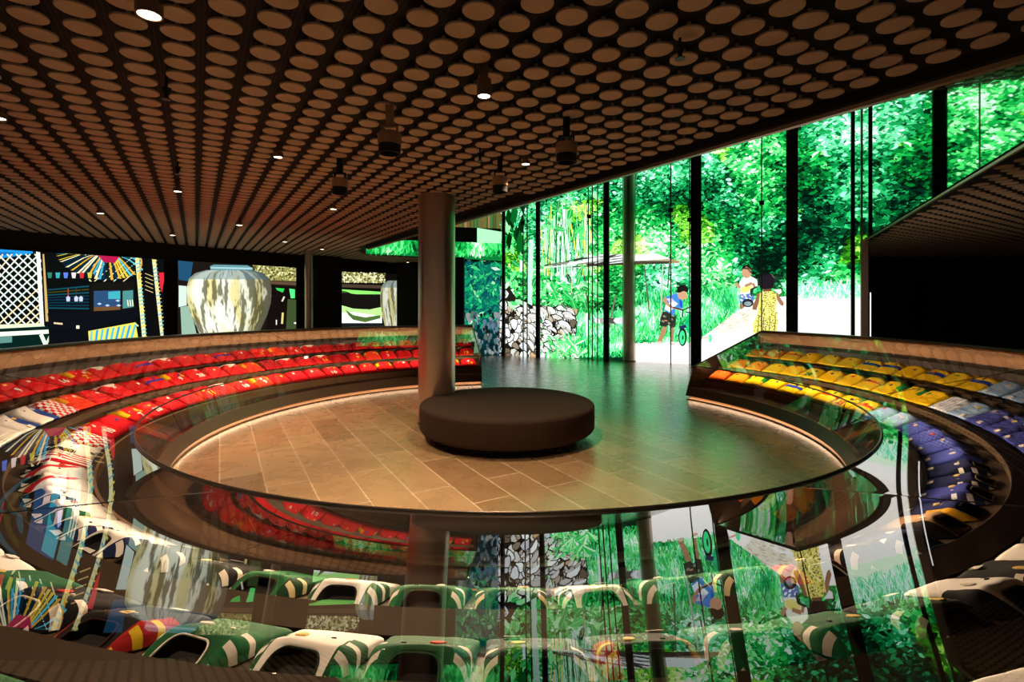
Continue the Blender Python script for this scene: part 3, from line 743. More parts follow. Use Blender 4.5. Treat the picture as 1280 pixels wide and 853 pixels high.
# ------------------------------------------------------------------ the display case
M_board = mat('warm_tan_board', 'a5805f', .6, spec=.3, bump=.1, bscale=20, mottled=.06)
M_shelf = mat('dark_brown_shelf', '40311f', .6, spec=.2)
M_fascia = mat('bronze_fascia', '6b5646', .42, metal=.35)
M_inner = mat('dark_brown_lining', '33271e', .7)
M_rail = mat('dark_rail', '554d46', .3, metal=.8)
M_strip = mat('light_strip', 'ffffff', .5, emit=WARM, estr=STRIP)
M_top = glass_mat('display_glass', (.97, .98, .97), 1.55, .0, 1.4)
M_front = glass_mat('front_glass', (.96, .97, .96), 1.5, .0, 1.0)
case = empty('display_case', (0, 0, 0)); tag(case, 'ring-shaped glass-topped display case with three tiers of football shirts', 'display case')
S = MB().sector
def part(name, prof, m, t0=TH0, t1=TH1, n=148): return MB().sector(prof, t0, t1, n).build(name, m, case, True)
part('plinth', [(3.76, 0), (5.8, 0), (5.8, .06), (3.76, .06)], M_board)
part('light_strip', [(3.70, .058), (3.74, .058), (3.74, .064), (3.70, .064)], M_strip)
part('ledge', [(3.66, .0), (3.75, .0), (3.75, .018), (3.66, .018)], M_board)
part('fascia', [(3.64, .065), (3.70, .205), (3.74, .205), (3.72, .065)], M_fascia)
part('outer_wall', [(6.02, .0), (6.08, .0), (6.08, 1.07), (6.02, 1.055)], M_board)
part('bottom_panel', [(3.72, .17), (6.02, .17), (6.02, .185), (3.72, .185)], M_inner)
part('lamp_baffle', [(5.925, .985), (5.933, .985), (5.933, 1.045), (5.925, 1.043)], M_board)  # baffle added to keep the outer strip lamps out of reflections
part('back_shade', [(5.74, .6), (6.0, .80), (6.01, .86), (6.015, .86), (6.015, .6)], M_inner)  # dark sheet added; shade behind the top row is in its colour
part('riser', [(4.10, .185), (4.12, .185), (4.12, .29), (4.10, .29)], M_board)
ROWS = [(4.155, .31), (4.76, .475), (5.32, .635)]
TILT = math.radians(18)
dz = math.tan(TILT)
for (rh, zh), nx_, lip in zip(ROWS, (4.585, 5.14, 5.75), (None, (4.585, .49), (5.14, .63))):
    part('shelf', [(rh - .05, zh - .02 - .05 * dz), (nx_, zh - .02 + (nx_ - rh) * dz), (nx_, zh - .035 + (nx_ - rh) * dz), (rh - .05, zh - .035 - .05 * dz)], M_shelf)
    if lip:
        part('shelf_lip', [(lip[0], lip[1] - .10), (lip[0], lip[1] - .004), (lip[0] + .004, lip[1]), (rh - .035, zh - .005), (rh - .035, zh - .02), (lip[0] + .014, lip[1] - .016), (lip[0] + .014, lip[1] - .10)], M_shelf)
part('rim_rail', [(RI + .009 * math.cos(a), ZI + .006 + .009 * math.sin(a)) for a in [2 * pi * i / 8 for i in range(8)]], M_rail)
part('outer_trim', [(6.01, 1.066), (6.09, 1.070), (6.09, 1.095), (6.01, 1.091)], M_rail)
seams = [102.6, 153.6, 204.6, 255.6, 306.6]
edges = [TH0] + seams + [TH1]
sl = (ZO - ZI) / (RO - RI)
for a, b in zip(edges[:-1], edges[1:]):
    n = max(4, int((b - a) * 1.0))
    ga, gb = (a + .035 if a > TH0 else a), (b - .035 if b < TH1 else b)
    # single-surface panes: reflection of both faces is in the material
    for nm, (r0, z0, r1, z1), m, k in (('top_glass', (RI, ZI, RO, ZO), M_top, 8), ('front_glass', (3.703, .205, RI, ZI), M_front, 3)):
        v = []; f = []
        for i in range(n + 1):
            th = ga + (gb - ga) * i / n
            for j in range(k + 1): v.append(ring(th, r0 + (r1 - r0) * j / k, z0 + (z1 - z0) * j / k))
        for i in range(n):
            for j in range(k): q = i * (k + 1) + j; f.append((q, q + k + 1, q + k + 2, q + 1))
        o = obj(nm, v, f, m, case, True)
        d = o.data
        nn = d.polygons[0].normal
        if nn.z < 0: d.flip_normals()
for s_ in seams:
    MB().sector([(RI, ZI - .004), (RO, ZO - .004), (RO, ZO + .001), (RI, ZI + .001)], s_ - .03, s_ + .03, 1).build('glass_seam', M_black, case)
    MB().sector([(3.705, .205), (RI, ZI), (RI + .004, ZI), (3.709, .205)], s_ - .03, s_ + .03, 1).build('glass_seam', M_black, case)
# end panels
for th, sg_ in ((TH0, -1), (TH1, 1)):
    a, b = (th - .12, th) if sg_ < 0 else (th, th + .12)
    MB().sector([(3.64, .065), (6.02, .065), (6.02, .2), (3.70, .2)], a, b, 1).build('end_base', M_fascia, case)
    v = [ring(th, r, z) for r, z in ((3.703, .2), (RO, .2), (RO, ZO), (RI, ZI))]
    o = obj('end_panel', v, [(0, 1, 2, 3)], M_inner, case)
    e = MB().tube([ring(th, 3.703, .2), ring(th, RI, ZI), ring(th, RO, ZO + .01)], .011, 8); e.build('end_edge', M_rail, case)
    MB().sector([(5.98, .2), (6.08, .2), (6.08, 1.06), (5.98, 1.05)], th - .2, th + .2, 1).build('end_post', M_board, case)

# lamps inside the case: slim strips under the outer rim and under the inner rail
def strip_light(th, r, z, aim, watts, length, name, spread=140):
    ld = bpy.data.lights.new(name, 'AREA'); ld.spread = math.radians(spread); ld.shape = 'RECTANGLE'; ld.size = length; ld.size_y = .02; ld.energy = watts; ld.color = WARM
    o = bpy.data.objects.new(name, ld); COL.objects.link(o); o.location = ring(th, r, z); o.parent = case
    d = (ring(th, *aim) - Vector(o.location)).normalized()
    zax = -d; xax = Vector((math.cos(math.radians(th)), -math.sin(math.radians(th)), 0)); yax = zax.cross(xax)
    o.rotation_euler = Matrix((xax, yax, zax)).transposed().to_euler()
n = 22
for i in range(n):
    th = TH0 + (TH1 - TH0) * (i + .5) / n
    strip_light(th, 5.965, 1.03, (5.80, .7), CASE_W * .9, 1.5, 'outer_strip_lamp')
    strip_light(th, 3.93, .525, (5.3, .74), CASE_W * 3.6, .95, 'inner_strip_lamp', 100)

# ------------------------------------------------------------------ football shirts
def lines_mat(name, c1, kind='plain', c2=None, side=None, c3=None, p=.03, ang_=0):
    m = mat('shirt_' + name, c1, .85, spec=.2, bump=.25, bscale=28)
    nt = m.node_tree; N = nt.nodes.new; Lk = nt.links.new; b = nt.nodes['Principled BSDF']
    tc = N('ShaderNodeTexCoord'); sx = N('ShaderNodeSeparateXYZ'); Lk(tc.outputs['Object'], sx.inputs[0])
    def M2(op, a, bb):
        q = N('ShaderNodeMath'); q.operation = op
        for i, x in enumerate((a, bb)):
            if x is None: continue
            if isinstance(x, (int, float)): q.inputs[i].default_value = x
            else: Lk(x, q.inputs[i])
        return q.outputs[0]
    X, Y = sx.outputs[0], sx.outputs[1]
    col = None
    def mix(f, a, bb):
        q = N('ShaderNodeMixRGB'); Lk(f, q.inputs[0])
        for i, x in ((1, a), (2, bb)):
            if isinstance(x, tuple): q.inputs[i].default_value = (*x, 1)
            else: Lk(x, q.inputs[i])
        return q.outputs[0]
    base = srgb(c1)
    if kind == 'vstripe': base = mix(M2('GREATER_THAN', M2('FRACT', M2('ADD', M2('DIVIDE', X, p * 2), 10.25), None), .5), base, srgb(c2))
    elif kind == 'hstripe': base = mix(M2('GREATER_THAN', M2('FRACT', M2('ADD', M2('DIVIDE', Y, p * 2), 10.0), None), .5), base, srgb(c2))
    elif kind == 'check':
        a = M2('GREATER_THAN', M2('FRACT', M2('ADD', M2('DIVIDE', X, p * 2), 10.25), None), .5); bb = M2('GREATER_THAN', M2('FRACT', M2('ADD', M2('DIVIDE', Y, p * 2), 10.0), None), .5)
        base = mix(M2('ABSOLUTE', M2('SUBTRACT', a, bb), None), base, srgb(c2))
    elif kind == 'sash': base = mix(M2('LESS_THAN', M2('ABSOLUTE', M2('SUBTRACT', M2('ADD', Y, M2('MULTIPLY', X, 1.0)), .2), None), p), base, srgb(c2))
    elif kind == 'band': base = mix(M2('LESS_THAN', M2('ABSOLUTE', M2('SUBTRACT', Y, .17), None), p), base, srgb(c2))
    elif kind == 'half': base = mix(M2('GREATER_THAN', M2('ADD', X, M2('MULTIPLY', M2('SINE', M2('MULTIPLY', Y, 14), None), .04)), p), base, srgb(c2))
    elif kind == 'yoke': base = mix(M2('GREATER_THAN', M2('SUBTRACT', Y, M2('MULTIPLY', M2('ABSOLUTE', X, None), .7)), .19), base, srgb(c2))
    if side:
        ax = M2('ABSOLUTE', X, None); base = mix(M2('MULTIPLY', M2('GREATER_THAN', ax, .105), M2('GREATER_THAN', Y, .14)), base, srgb(side))
        if c3:
            st = M2('GREATER_THAN', M2('FRACT', M2('DIVIDE', Y, .075), None), .62)
            base = mix(M2('MULTIPLY', M2('MULTIPLY', M2('GREATER_THAN', ax, .112), M2('GREATER_THAN', Y, .17)), st), base, srgb(c3))
    if not isinstance(base, tuple): Lk(base, b.inputs['Base Color'])
    return m
SL = .365
def shirt_body(seed, puff=1.0):
    r_ = random.Random(seed); nu, nv = 20, 16; v = []; f = []
    def prof(vv):
        wv = .158 - .004 * vv
        if vv > .72: wv -= .034 * ((vv - .72) / .28) ** 1.6
        hv = (.026 + .046 * min(1, vv / .9) ** .8) * puff
        return wv, hv
    def loop(y, wv, hv, wob=1, sh=0.0):
        out = []
        for i in range(nu + 1):
            t = pi * i / nu; c, s = math.cos(t), math.sin(t)
            e1 = .30 + .35 * (y / SL) ** 3; x = -wv * math.copysign(abs(c) ** .42, c); z = hv * abs(s) ** e1
            k = noise.noise(Vector((x * 9 + seed * 7.7, y * 6, seed))) * .012 + noise.noise(Vector((x * 24 + seed, y * 18, seed + 4))) * .005
            z = max(0, z + k * min(1, s * 2) * wob * (.35 + .65 * y / SL))
            out.append((x, y - .10 * sh * min(1, z / hv), z))
        return out
    for j in range(nv + 1):
        vv = j / nv; wv, hv = prof(vv); v += loop(SL * vv, wv, hv, 1, max(0, (vv - .35) / .65) ** 1.3)
    wv, hv = prof(1)
    v += loop(SL + .012, wv * .90, hv * .93, .6, .95)
    v += loop(SL + .008, wv * .67, hv * .84, .4, .9)
    K = nu + 1
    for j in range(nv + 2):
        for i in range(nu): a = j * K + i; f.append((a, a + 1, a + K + 1, a + K))
    # hem thickness and under layer
    n0 = len(v); v += [(-.156, 0, 0), (.156, 0, 0), (.12, SL, .002), (-.12, SL, .002)]
    f.append((n0, n0 + 1, n0 + 2, n0 + 3)); f.append(tuple(range(nu, -1, -1)))
    me = bpy.data.meshes.new('football_shirt'); me.from_pydata(v, [], f); me.update()
    for p in me.polygons: p.use_smooth = True
    # neck loop for collar
    neck = loop(SL + .010, wv * .67, hv * .84, .4, .9)
    lin = loop(SL - .045, wv * .66, hv * .74, .3, .8)
    return me, neck, lin, prof
shirts = [shirt_body(i, 1 + .10 * (i % 3)) for i in range(6)]
def tube_mesh(pts, r, n=6):
    mb = MB(); mb.tube(pts, r, n); me = bpy.data.meshes.new('collar'); me.from_pydata(mb.v, [], mb.f); me.update()
    for p in me.polygons: p.use_smooth = True
    return me
collars = []; linings = []; collars_v = []
for me, neck, lin, prof in shirts:
    neck2 = [(x, y + .006, max(z, .006)) for x, y, z in neck]
    collars.append(tube_mesh(neck2 + [(0, SL + .01, .007), neck2[0]], .0038))
    # collar standing up as two points on the chest side
    mb = MB(); K = len(neck)
    vv = [(x, y + .002, z) for x, y, z in neck] + list(lin); ff = [(i, i + 1, K + i + 1, K + i) for i in range(K - 1)] + [tuple(range(K, 2 * K))] 
    vv += [(neck[0][0], neck[0][1] + .002, .004), (neck[-1][0], neck[-1][1] + .002, .004)]
    l = bpy.data.meshes.new('neck_lining'); l.from_pydata(vv, [], ff); l.update(); linings.append(l)
    hz = prof(1)[1]
    mb = MB()
    # folded collar wings lying on the chest
    for s in (-1, 1):
        mb.add([(s * .004, SL - .075, hz * 1.02 + .006), (s * .062, SL - .01, hz * .98 + .004), (s * .055, SL + .012, hz * .9), (s * .004, SL + .012, hz * .99 + .003), (s * .032, SL - .045, hz * 1.02 + .012),
                (s * .004, SL - .072, hz * 1.0 + .001), (s * .062, SL - .008, hz * .95), (s * .004, SL + .012, hz * .9)], [(0, 4, 1, 2, 3), (0, 5, 6, 1, 4), (3, 2, 7)])
    q = bpy.data.meshes.new('collar_wings'); q.from_pydata(mb.v, [], mb.f); q.update(); collars_v.append(q)
def top_z(k, x, y):
    _, _, _, prof = shirts[k]; wv, hv = prof(min(1, y / SL)); c = min(.999, abs(x) / wv) ** (1 / .42); return hv * (max(0, 1 - c * c) ** .225)
# badge mesh: small rounded shield
def shield(w_, h_):
    pts = [(-w_, h_), (-w_ * .4, h_ * 1.1), (0, h_ * 1.25), (w_ * .4, h_ * 1.1), (w_, h_), (w_, -h_ * .2), (w_ * .6, -h_ * .8), (0, -h_ * 1.2), (-w_ * .6, -h_ * .8), (-w_, -h_ * .2)]
    n = len(pts); v = [(x, y, .0) for x, y in pts] + [(x * .9, y * .9, .004) for x, y in pts]
    me = bpy.data.meshes.new('badge'); me.from_pydata(v, [], [tuple(range(n, 2 * n))] + [(i, (i + 1) % n, n + (i + 1) % n, n + i) for i in range(n)]); return me
ME_badge = shield(.019, .022)
def oval(a_, b_):
    pts = [(a_ * math.cos(2 * pi * i / 14), b_ * math.sin(2 * pi * i / 14)) for i in range(14)]; n = 14
    me = bpy.data.meshes.new('badge'); me.from_pydata([(x, y, 0) for x, y in pts] + [(x * .9, y * .9, .004) for x, y in pts], [], [tuple(range(n, 2 * n))] + [(i, (i + 1) % n, n + (i + 1) % n, n + i) for i in range(n)]); return me
ME_oval = oval(.026, .020)
def boxmesh(name, d):
    mb = MB().box((0, 0, 0), d); me = bpy.data.meshes.new(name); me.from_pydata(mb.v, [], mb.f); return me
ME_tag = boxmesh('hem_tag', (.055, .04, .004)); ME_stripe = boxmesh('chest_mark', (.05, .007, .004))
ME_mark = shield(.008, .007)
numcache = {}
dg = None
def number_mesh(s):
    if s in numcache: return numcache[s]
    c = bpy.data.curves.new('number', 'FONT'); c.body = s; c.size = .12; c.align_x = 'CENTER'; c.align_y = 'CENTER'; c.extrude = .002; c.offset = .002; c.resolution_u = 2
    o = bpy.data.objects.new('tmp', c); COL.objects.link(o); bpy.context.view_layer.update()
    me = bpy.data.meshes.new_from_object(o.evaluated_get(bpy.context.evaluated_depsgraph_get())); me.name = 'number'
    bpy.data.objects.remove(o); numcache[s] = me; return me
cm = {}
def cmat(c):
    if c not in cm: cm[c] = mat('cloth_' + c, c, .8, spec=.2)
    return cm[c]
MATS = {k: lines_mat(k, *a) for k, a in dict(
    red=('d81420',), red2=('e02028', 'plain', None, 'c8101a'), red3=('c01018',), redw=('d81822', 'yoke', 'f4ece6'), redy=('dc1a1e', 'plain', None, 'f4c21a'), redblue=('d81822', 'band', '2438a8', None, None, .018),
    redorange=('ea3a20', 'plain', None, 'f0a020'), redstripe=('d01820', 'vstripe', '8c0c14', None, None, .03),
    rw=('f6f0ea', 'vstripe', 'c8182a', None, None, .028), rwcheck=('f6f0ea', 'check', 'd01828', None, None, .04), white=('f4eee6',), whiteblue=('f4eee6', 'half', '2a4a9a', None, None, .05), whitered=('f4eee6', 'sash', 'c81828', None, None, .03),
    whitegreen=('f2ece4', 'plain', None, '1d5a34', 'f4eee6'), whitenavy=('f2ece4', 'plain', None, '1c2450', 'f2ece4'), whiteblack=('f2ece4', 'plain', None, '141416', None),
    green=('1f5a34', 'plain', None, '1f6a3a', 'f0e8dc'), green2=('2c6a3c', 'plain', None, '143a22', 'e0d0a0'), black=('1a1716', 'plain', None, '141212', 'e8dccc'), blackred=('1c1817', 'plain', None, 'a81c20', 'e8c020'), tan=('c8a078', 'plain', None, '1c1a18', None),
    orange=('f06a1c',), amber=('f49a18',), yellow=('f6c80e',), yellow2=('f8d41c', 'plain', None, 'f0b808'), yellowblue=('f6cc10', 'band', '1c3a9a', None, None, .028), yellowgreen=('f6cc10', 'plain', None, '1c8a40'), yellowred=('f4c814', 'band', 'd83020', None, None, .016),
    sky=('8fb0dc',), skywhite=('a8c0e0', 'vstripe', 'f0f0f0', None, None, .03), grey=('a7adbb', 'plain', None, '8894ac'), blue=('4a58b4',), blue2=('3a4296', 'plain', None, '2c3070', 'f0f0f4'), navy=('16204e', 'plain', None, '0e142c', 'e8e4dc'), navyy=('1a2660', 'plain', None, 'e0a820'), blackw=('151314', 'plain', None, '151314', 'e8dccc')).items()}
WORD = dict(red='plain red', red2='bright red', red3='deep red', redw='red shirt with white shoulders', redy='red shirt with yellow sides', redblue='red shirt with a blue band', redorange='orange-red', redstripe='dark striped red',
            rw='red and white striped', rwcheck='red and white checkered', white='plain white', whiteblue='white and blue', whitered='white shirt with a red sash', whitegreen='white shirt with green sides', whitenavy='white shirt with navy sides', whiteblack='white shirt with black sides',
            green='dark green', green2='mid green', black='black', blackred='black and red', tan='tan', orange='orange', amber='amber', yellow='plain yellow', yellow2='golden yellow', yellowblue='yellow shirt with a blue band', yellowgreen='yellow shirt with green sides', yellowred='yellow shirt with a red band',
            sky='sky blue', skywhite='sky blue and white striped', grey='blue-grey', blue='royal blue', blue2='dark blue', navy='navy', navyy='navy shirt with yellow sides', blackw='black shirt with white stripes')
def colourway(th, row, rr):
    C = rr.choice
    if th < 58.5 and row == 0: return 'orange'
    if th < 64: return 'orange' if row == 0 and th < 61 else 'amber'
    if th < 100: return C(['yellow', 'yellow2', 'yellow', 'yellow2', 'yellowgreen', 'yellowblue', 'yellowred'])
    if th < 108.5: return C(['sky', 'grey', 'skywhite', 'sky'])
    if th < 126: return C(['blue', 'blue2', 'blue'])
    if th < 146: return C(['navy', 'navyy', 'navy', 'blue2'])
    if th < 160: return C(['black', 'blackw', 'whiteblack', 'tan', 'navy'])
    if th < 205: return C(['green', 'green2', 'whitegreen', 'green', 'blackred', 'whitegreen', 'black'])
    if th < 226: return C(['whitegreen', 'whitenavy', 'whiteblack', 'whitenavy'])
    if th < (243 if row == 0 else 247): return C(['white', 'whiteblack', 'white', 'whitenavy', 'whitered'])
    if th < (250 if row == 0 else 257) and row < 2: return C(['rw', 'rwcheck', 'rw', 'whiteblue'])
    if th < 247: return 'rw'
    return C(['red', 'red', 'red2', 'red2', 'red3', 'redw', 'redy', 'redblue', 'redorange', 'redstripe', 'red', 'red2'])
NUM = {}
SPEC = [(2, 62, 485, '16', 'f4f0ea', 'red'), (2, 92, 478, '2', 'f0d020', 'redy'), (1, 257, 472, '28', 'f4f0ea', 'red'), (0, 185, 508, '20', 'f4f0ea', 'red2'), (0, 170, 520, '7', 'f4f0ea', 'redy'), (0, 134, 540, '10', 'f4f0ea', 'red'), (2, 317, 446, '3', 'f0d020', 'red'),
        (2, 361, 442, '5', 'f4f0ea', 'red2'), (2, 465, 434, '24', 'f0d020', 'red'), (2, 577, 431, '14', 'f4f0ea', 'red3'), (1, 520, 443, '23', 'f4f0ea', 'red2'), (1, 480, 446, '3', 'f4f0ea', 'red'), (0, 1050, 505, '23', 'c83a20', 'yellow'), (1, 1008, 472, '20', '1c7a3c', 'yellow'),
        (2, 1040, 462, '', '', 'yellow2'), (1, 585, 444, '12', 'f0d020', 'red3'), (0, 585, 456, '18', 'f0b020', 'red3'), (1, 62, 520, '', '', 'rwcheck'), (1, 25, 548, '', '', 'whiteblue'), (1, 100, 500, '', '', 'redorange'), (2, 118, 470, '', '', 'redw'), (1, 200, 484, '', '', 'redblue'), (2, 1165, 468, '', '', 'yellowblue'),
        (0, 118, 590, '', '', 'rw'), (0, 100, 605, '', '', 'whitered')]
PITCH = [.34, .338, .336]
def ordinal(n):
    return '%d%s' % (n, 'th' if 10 <= n % 100 <= 20 else {1: 'st', 2: 'nd', 3: 'rd'}.get(n % 10, 'th'))
TIER = ['lowest inner tier', 'middle tier', 'highest outer tier']
rs = random.Random(5)
allsh = []
for row, (rh, zh) in enumerate(ROWS):
    arc = (TH1 - TH0); rm = rh + .12
    N_ = int(math.radians(arc) * rm / PITCH[row]) - (1 if row else 1)
    st = (arc - 1.2) / N_
    for i in range(N_):
        th = TH0 + .6 + st * (i + .5); allsh.append([row, i, N_, th, colourway(th, row, rs)])
for (row, u, v_, num, nc, cw) in SPEC:
    best = min((s for s in allsh if s[0] == row), key=lambda s: (px(ring(s[3], ROWS[row][0] + .12, ROWS[row][1] + .05))[0] - u) ** 2 + (px(ring(s[3], ROWS[row][0] + .12, ROWS[row][1] + .05))[1] - v_) ** 2)
    best[4] = cw
    if num: NUM[(best[0], best[1])] = (num, nc)
M_lin = mat('dark_neck_lining', '1a1512', .9)
nshirt = 0
def child(name, me, m, parent, loc, rot=(0, 0, 0)):
    o = bpy.data.objects.new(name, me); COL.objects.link(o); o.parent = parent; o.location = loc; o.rotation_euler = rot
    if not me.materials: me.materials.append(m)
    o.material_slots[0].link = 'OBJECT'; o.material_slots[0].material = m
    return o
for row, i, N_, th, cw in allsh:
    rh, zh = ROWS[row]
    pts = [px(ring(th + dt, rh + q, zh + z)) for dt in (-1.8, 1.8) for q in (0, .40) for z in (0, .12)]
    if not any(-20 < a < 1300 and 300 < b < 873 for a, b in pts): continue
    k = rs.randrange(6)
    me = shirts[k][0]
    if not me.materials: me.materials.append(MATS[cw])
    o = bpy.data.objects.new('football_shirt', me); COL.objects.link(o)
    o.material_slots[0].link = 'OBJECT'; o.material_slots[0].material = MATS[cw]
    o.location = ring(th, rh, zh - .011); o.rotation_mode = 'ZYX'
    Mx = Matrix.Rotation(-math.radians(th) + rs.uniform(-.03, .03), 4, 'Z') @ Matrix.Rotation(TILT, 4, 'X')
    o.rotation_mode = 'XYZ'; o.rotation_euler = Mx.to_euler('XYZ')
    wdw = WORD[cw]; nm = (wdw if 'shirt' in wdw else wdw + ' shirt')
    if th < 203: where = '%s from the girl-picture end' % ordinal(i + 1)
    else: where = '%s from the steel-column end' % ordinal(N_ - i)
    tag(o, '%s, %s, %s' % (nm, TIER[row], where), 'football shirt', 'football shirts laid out in the ring case')
    nshirt += 1
    red = cw.startswith('red'); yel = cw[:3] in ('yel', 'amb', 'ora')
    trim = {'r': 'f0e6dc' if rs.random() < .5 else 'f0c828', 'y': '1c7a3c', 'w': '1c2a20', 'g': 'f0e8dc', 'b': 'e8e0d0', 'n': 'c8b890', 's': 'f0f0f4', 't': '2a2420', 'o': 'e8e0d0', 'a': '202020'}[cw[0]]
    if 140 < th < 235 and rs.random() < .75: trim = rs.choice(['1c2a20', '2a2420', '245030', '3a1c1c', '1a1f38'])
    if red and rs.random() < .45: trim = 'b81018'
    if yel and rs.random() < .55: trim = 'f0b010'
    child('collar', collars[k], cmat(trim), o, (0, 0, 0))
    child('neck_lining', linings[k], M_lin, o, (0, 0, 0))
    # crest
    bcol = rs.choice(['f4ead8', 'f0c040', 'f4ead8', '2a3a8a', 'e8d8c0']) if red else (rs.choice(['1c6a3a', '24348a', 'c83020', '3a3a3a']) if yel else rs.choice(['e8c870', 'd8d0c0', 'c84030']))
    bx_ = rs.choice([.0, .05, -.05, .055]); by = rs.uniform(.17, .23)
    e_ = .004
    sl_ = math.atan2(top_z(k, bx_, by + .02) - top_z(k, bx_, by - .02), .04)
    child('badge', rs.choice([ME_badge, ME_oval]), cmat(bcol), o, (bx_, by, top_z(k, bx_, by) + .007), (sl_, 0, 0))
    mx_ = -.055 if bx_ >= 0 else .055
    child('chest_mark', ME_mark, cmat(trim), o, (mx_, by + .01, top_z(k, mx_, by) + .007), (sl_, 0, 0))
    if (row, i) in NUM or (red and rs.random() < .12):
        s_, nc = NUM.get((row, i), (rs.choice(['9', '11', '8', '10']), rs.choice(['f4f0ea', 'f0c828'])))
        x0 = rs.uniform(-.03, .03); y0 = .085
        sl_ = math.atan2(top_z(k, x0, y0 + .04) - top_z(k, x0, y0 - .04), .08)
        child('number', number_mesh(s_), cmat(nc), o, (x0, y0, top_z(k, x0, y0) + .008), (sl_, 0, 0))
    if cw[0] in 'sbn' or cw == 'grey' or (cw[0] == 'w' and rs.random() < .4):
        child('hem_tag', ME_tag, cmat('f0e6dc'), o, (rs.uniform(-.09, .09), .028, top_z(k, .05, .028) + .006), (.25, 0, 0))
        if rs.random() < .5: child('chest_mark', ME_stripe, cmat('e8dccb'), o, (0, .2, top_z(k, 0, .2) + .007), (.1, 0, 0))

# ------------------------------------------------------------------ ceiling discs
M_disc = mat('beige_disc', 'b69c86', .8, spec=.2, mottled=.03)
def disc_geo():
    mb = MB(); r = .081
    mb.lathe([(.001, 0), (r - .004, 0), (r, .003), (r, .012), (r - .004, .015), (.001, .015)], n=28)
    mb.lathe([(.012, .015), (.012, ZB - CEIL)], n=8)
    return mb
def disc_far():
    mb = MB(); r = .081
    mb.lathe([(r, 0), (r, .012)], n=16)
    return mb
def side(p, q, x): return (q[0] - p[0]) * (x[1] - p[1]) - (q[1] - p[1]) * (x[0] - p[0])
def seg_d(p, q, x):
    p, q, x = Vector(p[:2]), Vector(q[:2]), Vector(x); d = q - p; t = max(0, min(1, (x - p).dot(d) / d.dot(d))); return (x - p - d * t).length
def in_poly(poly, x):
    c = False; n = len(poly)
    for i in range(n):
        a, b = poly[i], poly[(i + 1) % n]
        if (a[1] > x[1]) != (b[1] > x[1]) and x[0] < (b[0] - a[0]) * (x[1] - a[1]) / (b[1] - a[1]) + a[0]: c = not c
    return c
void = [A.xy, L1.xy, D.xy, C0.xy, B.xy]
spots = []
for i in range(-70, 110):
    for j in range(-60, 110):
        p = d0 + da * i + db * j
        if p.y < 1.4 or p.y > 19: continue
        if abs(p.x) > 1.04 * p.y + .3: continue
        if in_poly(void, p): continue
        if p.x > 8 and p.y > 16.2: continue
        if side(W0, W1, p) > -0.1: continue          # beyond the screen wall
        if min(seg_d(void[q], void[(q + 1) % 5], p) for q in range(5)) < .19: continue
        if C0.y < p.y and -1.9 < p.x < 8.4: continue
        if p.y > 18.3 and p.x > -4: continue
        u, v_ = px((p.x, p.y, CEIL))
        if not (-40 < u < 1320 and -40 < v_ < 378): continue
        right = side(A, B, p) < 0
        spots.append((p.length, p, right, i, j))
spots.sort(key=lambda s: s[0])
sd = disc_geo(); first = None
NI = 300
fixt = [(p_[0], p_[1]) for p_ in ()]
left = [s for s in spots if not s[2]]; rightd = [s for s in spots if s[2]]
rowi = sorted({s[3] for s in left}, reverse=True)
rank = {k: n + 1 for n, k in enumerate(rowi)}
ordr = {}
for k in rowi:
    for n, s_ in enumerate(sorted((s for s in left if s[3] == k), key=lambda s: s[4])): ordr[(k, s_[4])] = n + 1
for q, (dist, p, _, ii, jj) in enumerate(left[:NI]):
    if first is None:
        first = sd.build('ceiling_disc', M_disc, None, True); o = first
    else:
        o = first.copy(); COL.objects.link(o)
    o.location = (p.x, p.y, CEIL)
    tag(o, 'beige disc, %s from the near end of the %s row from the slanted ceiling edge' % (ordinal(ordr[(ii, jj)]), ordinal(rank[ii])), 'ceiling disc', 'beige discs under the dark ceiling')
def many(name, pts, label):
    mb = MB(); g_ = disc_far()
    V = []; Fc = []
    for (x, y, z) in pts:
        n = len(V); V += [(a + x, b + y, c + z) for a, b, c in g_.v]; Fc += [tuple(i + n for i in f_) for f_ in g_.f]
    o = obj(name, V, Fc, M_disc); tag(o, label, 'ceiling discs', 'beige discs under the dark ceiling', 'stuff'); return o
many('ceiling_discs', [(p.x, p.y, CEIL) for _, p, _, _, _ in left[NI:]], 'far field of small beige discs under the main ceiling')
many('ceiling_discs', [(p.x, p.y, CEIL) for _, p, _, _, _ in rightd], 'dim field of discs under the ceiling beyond the mirror glass wall')
hp = []
for i in range(-10, 70):
    for j in range(-20, 75):
        p = d0 + da * i + db * j
        if in_poly(void, p) and p.y > 3 and min(seg_d(void[q], void[(q + 1) % 5], p) for q in range(5)) > .15: hp.append((p.x, p.y, HT - .12))
many('ceiling_discs', hp, 'field of discs under the high ceiling, seen mirrored in glass')

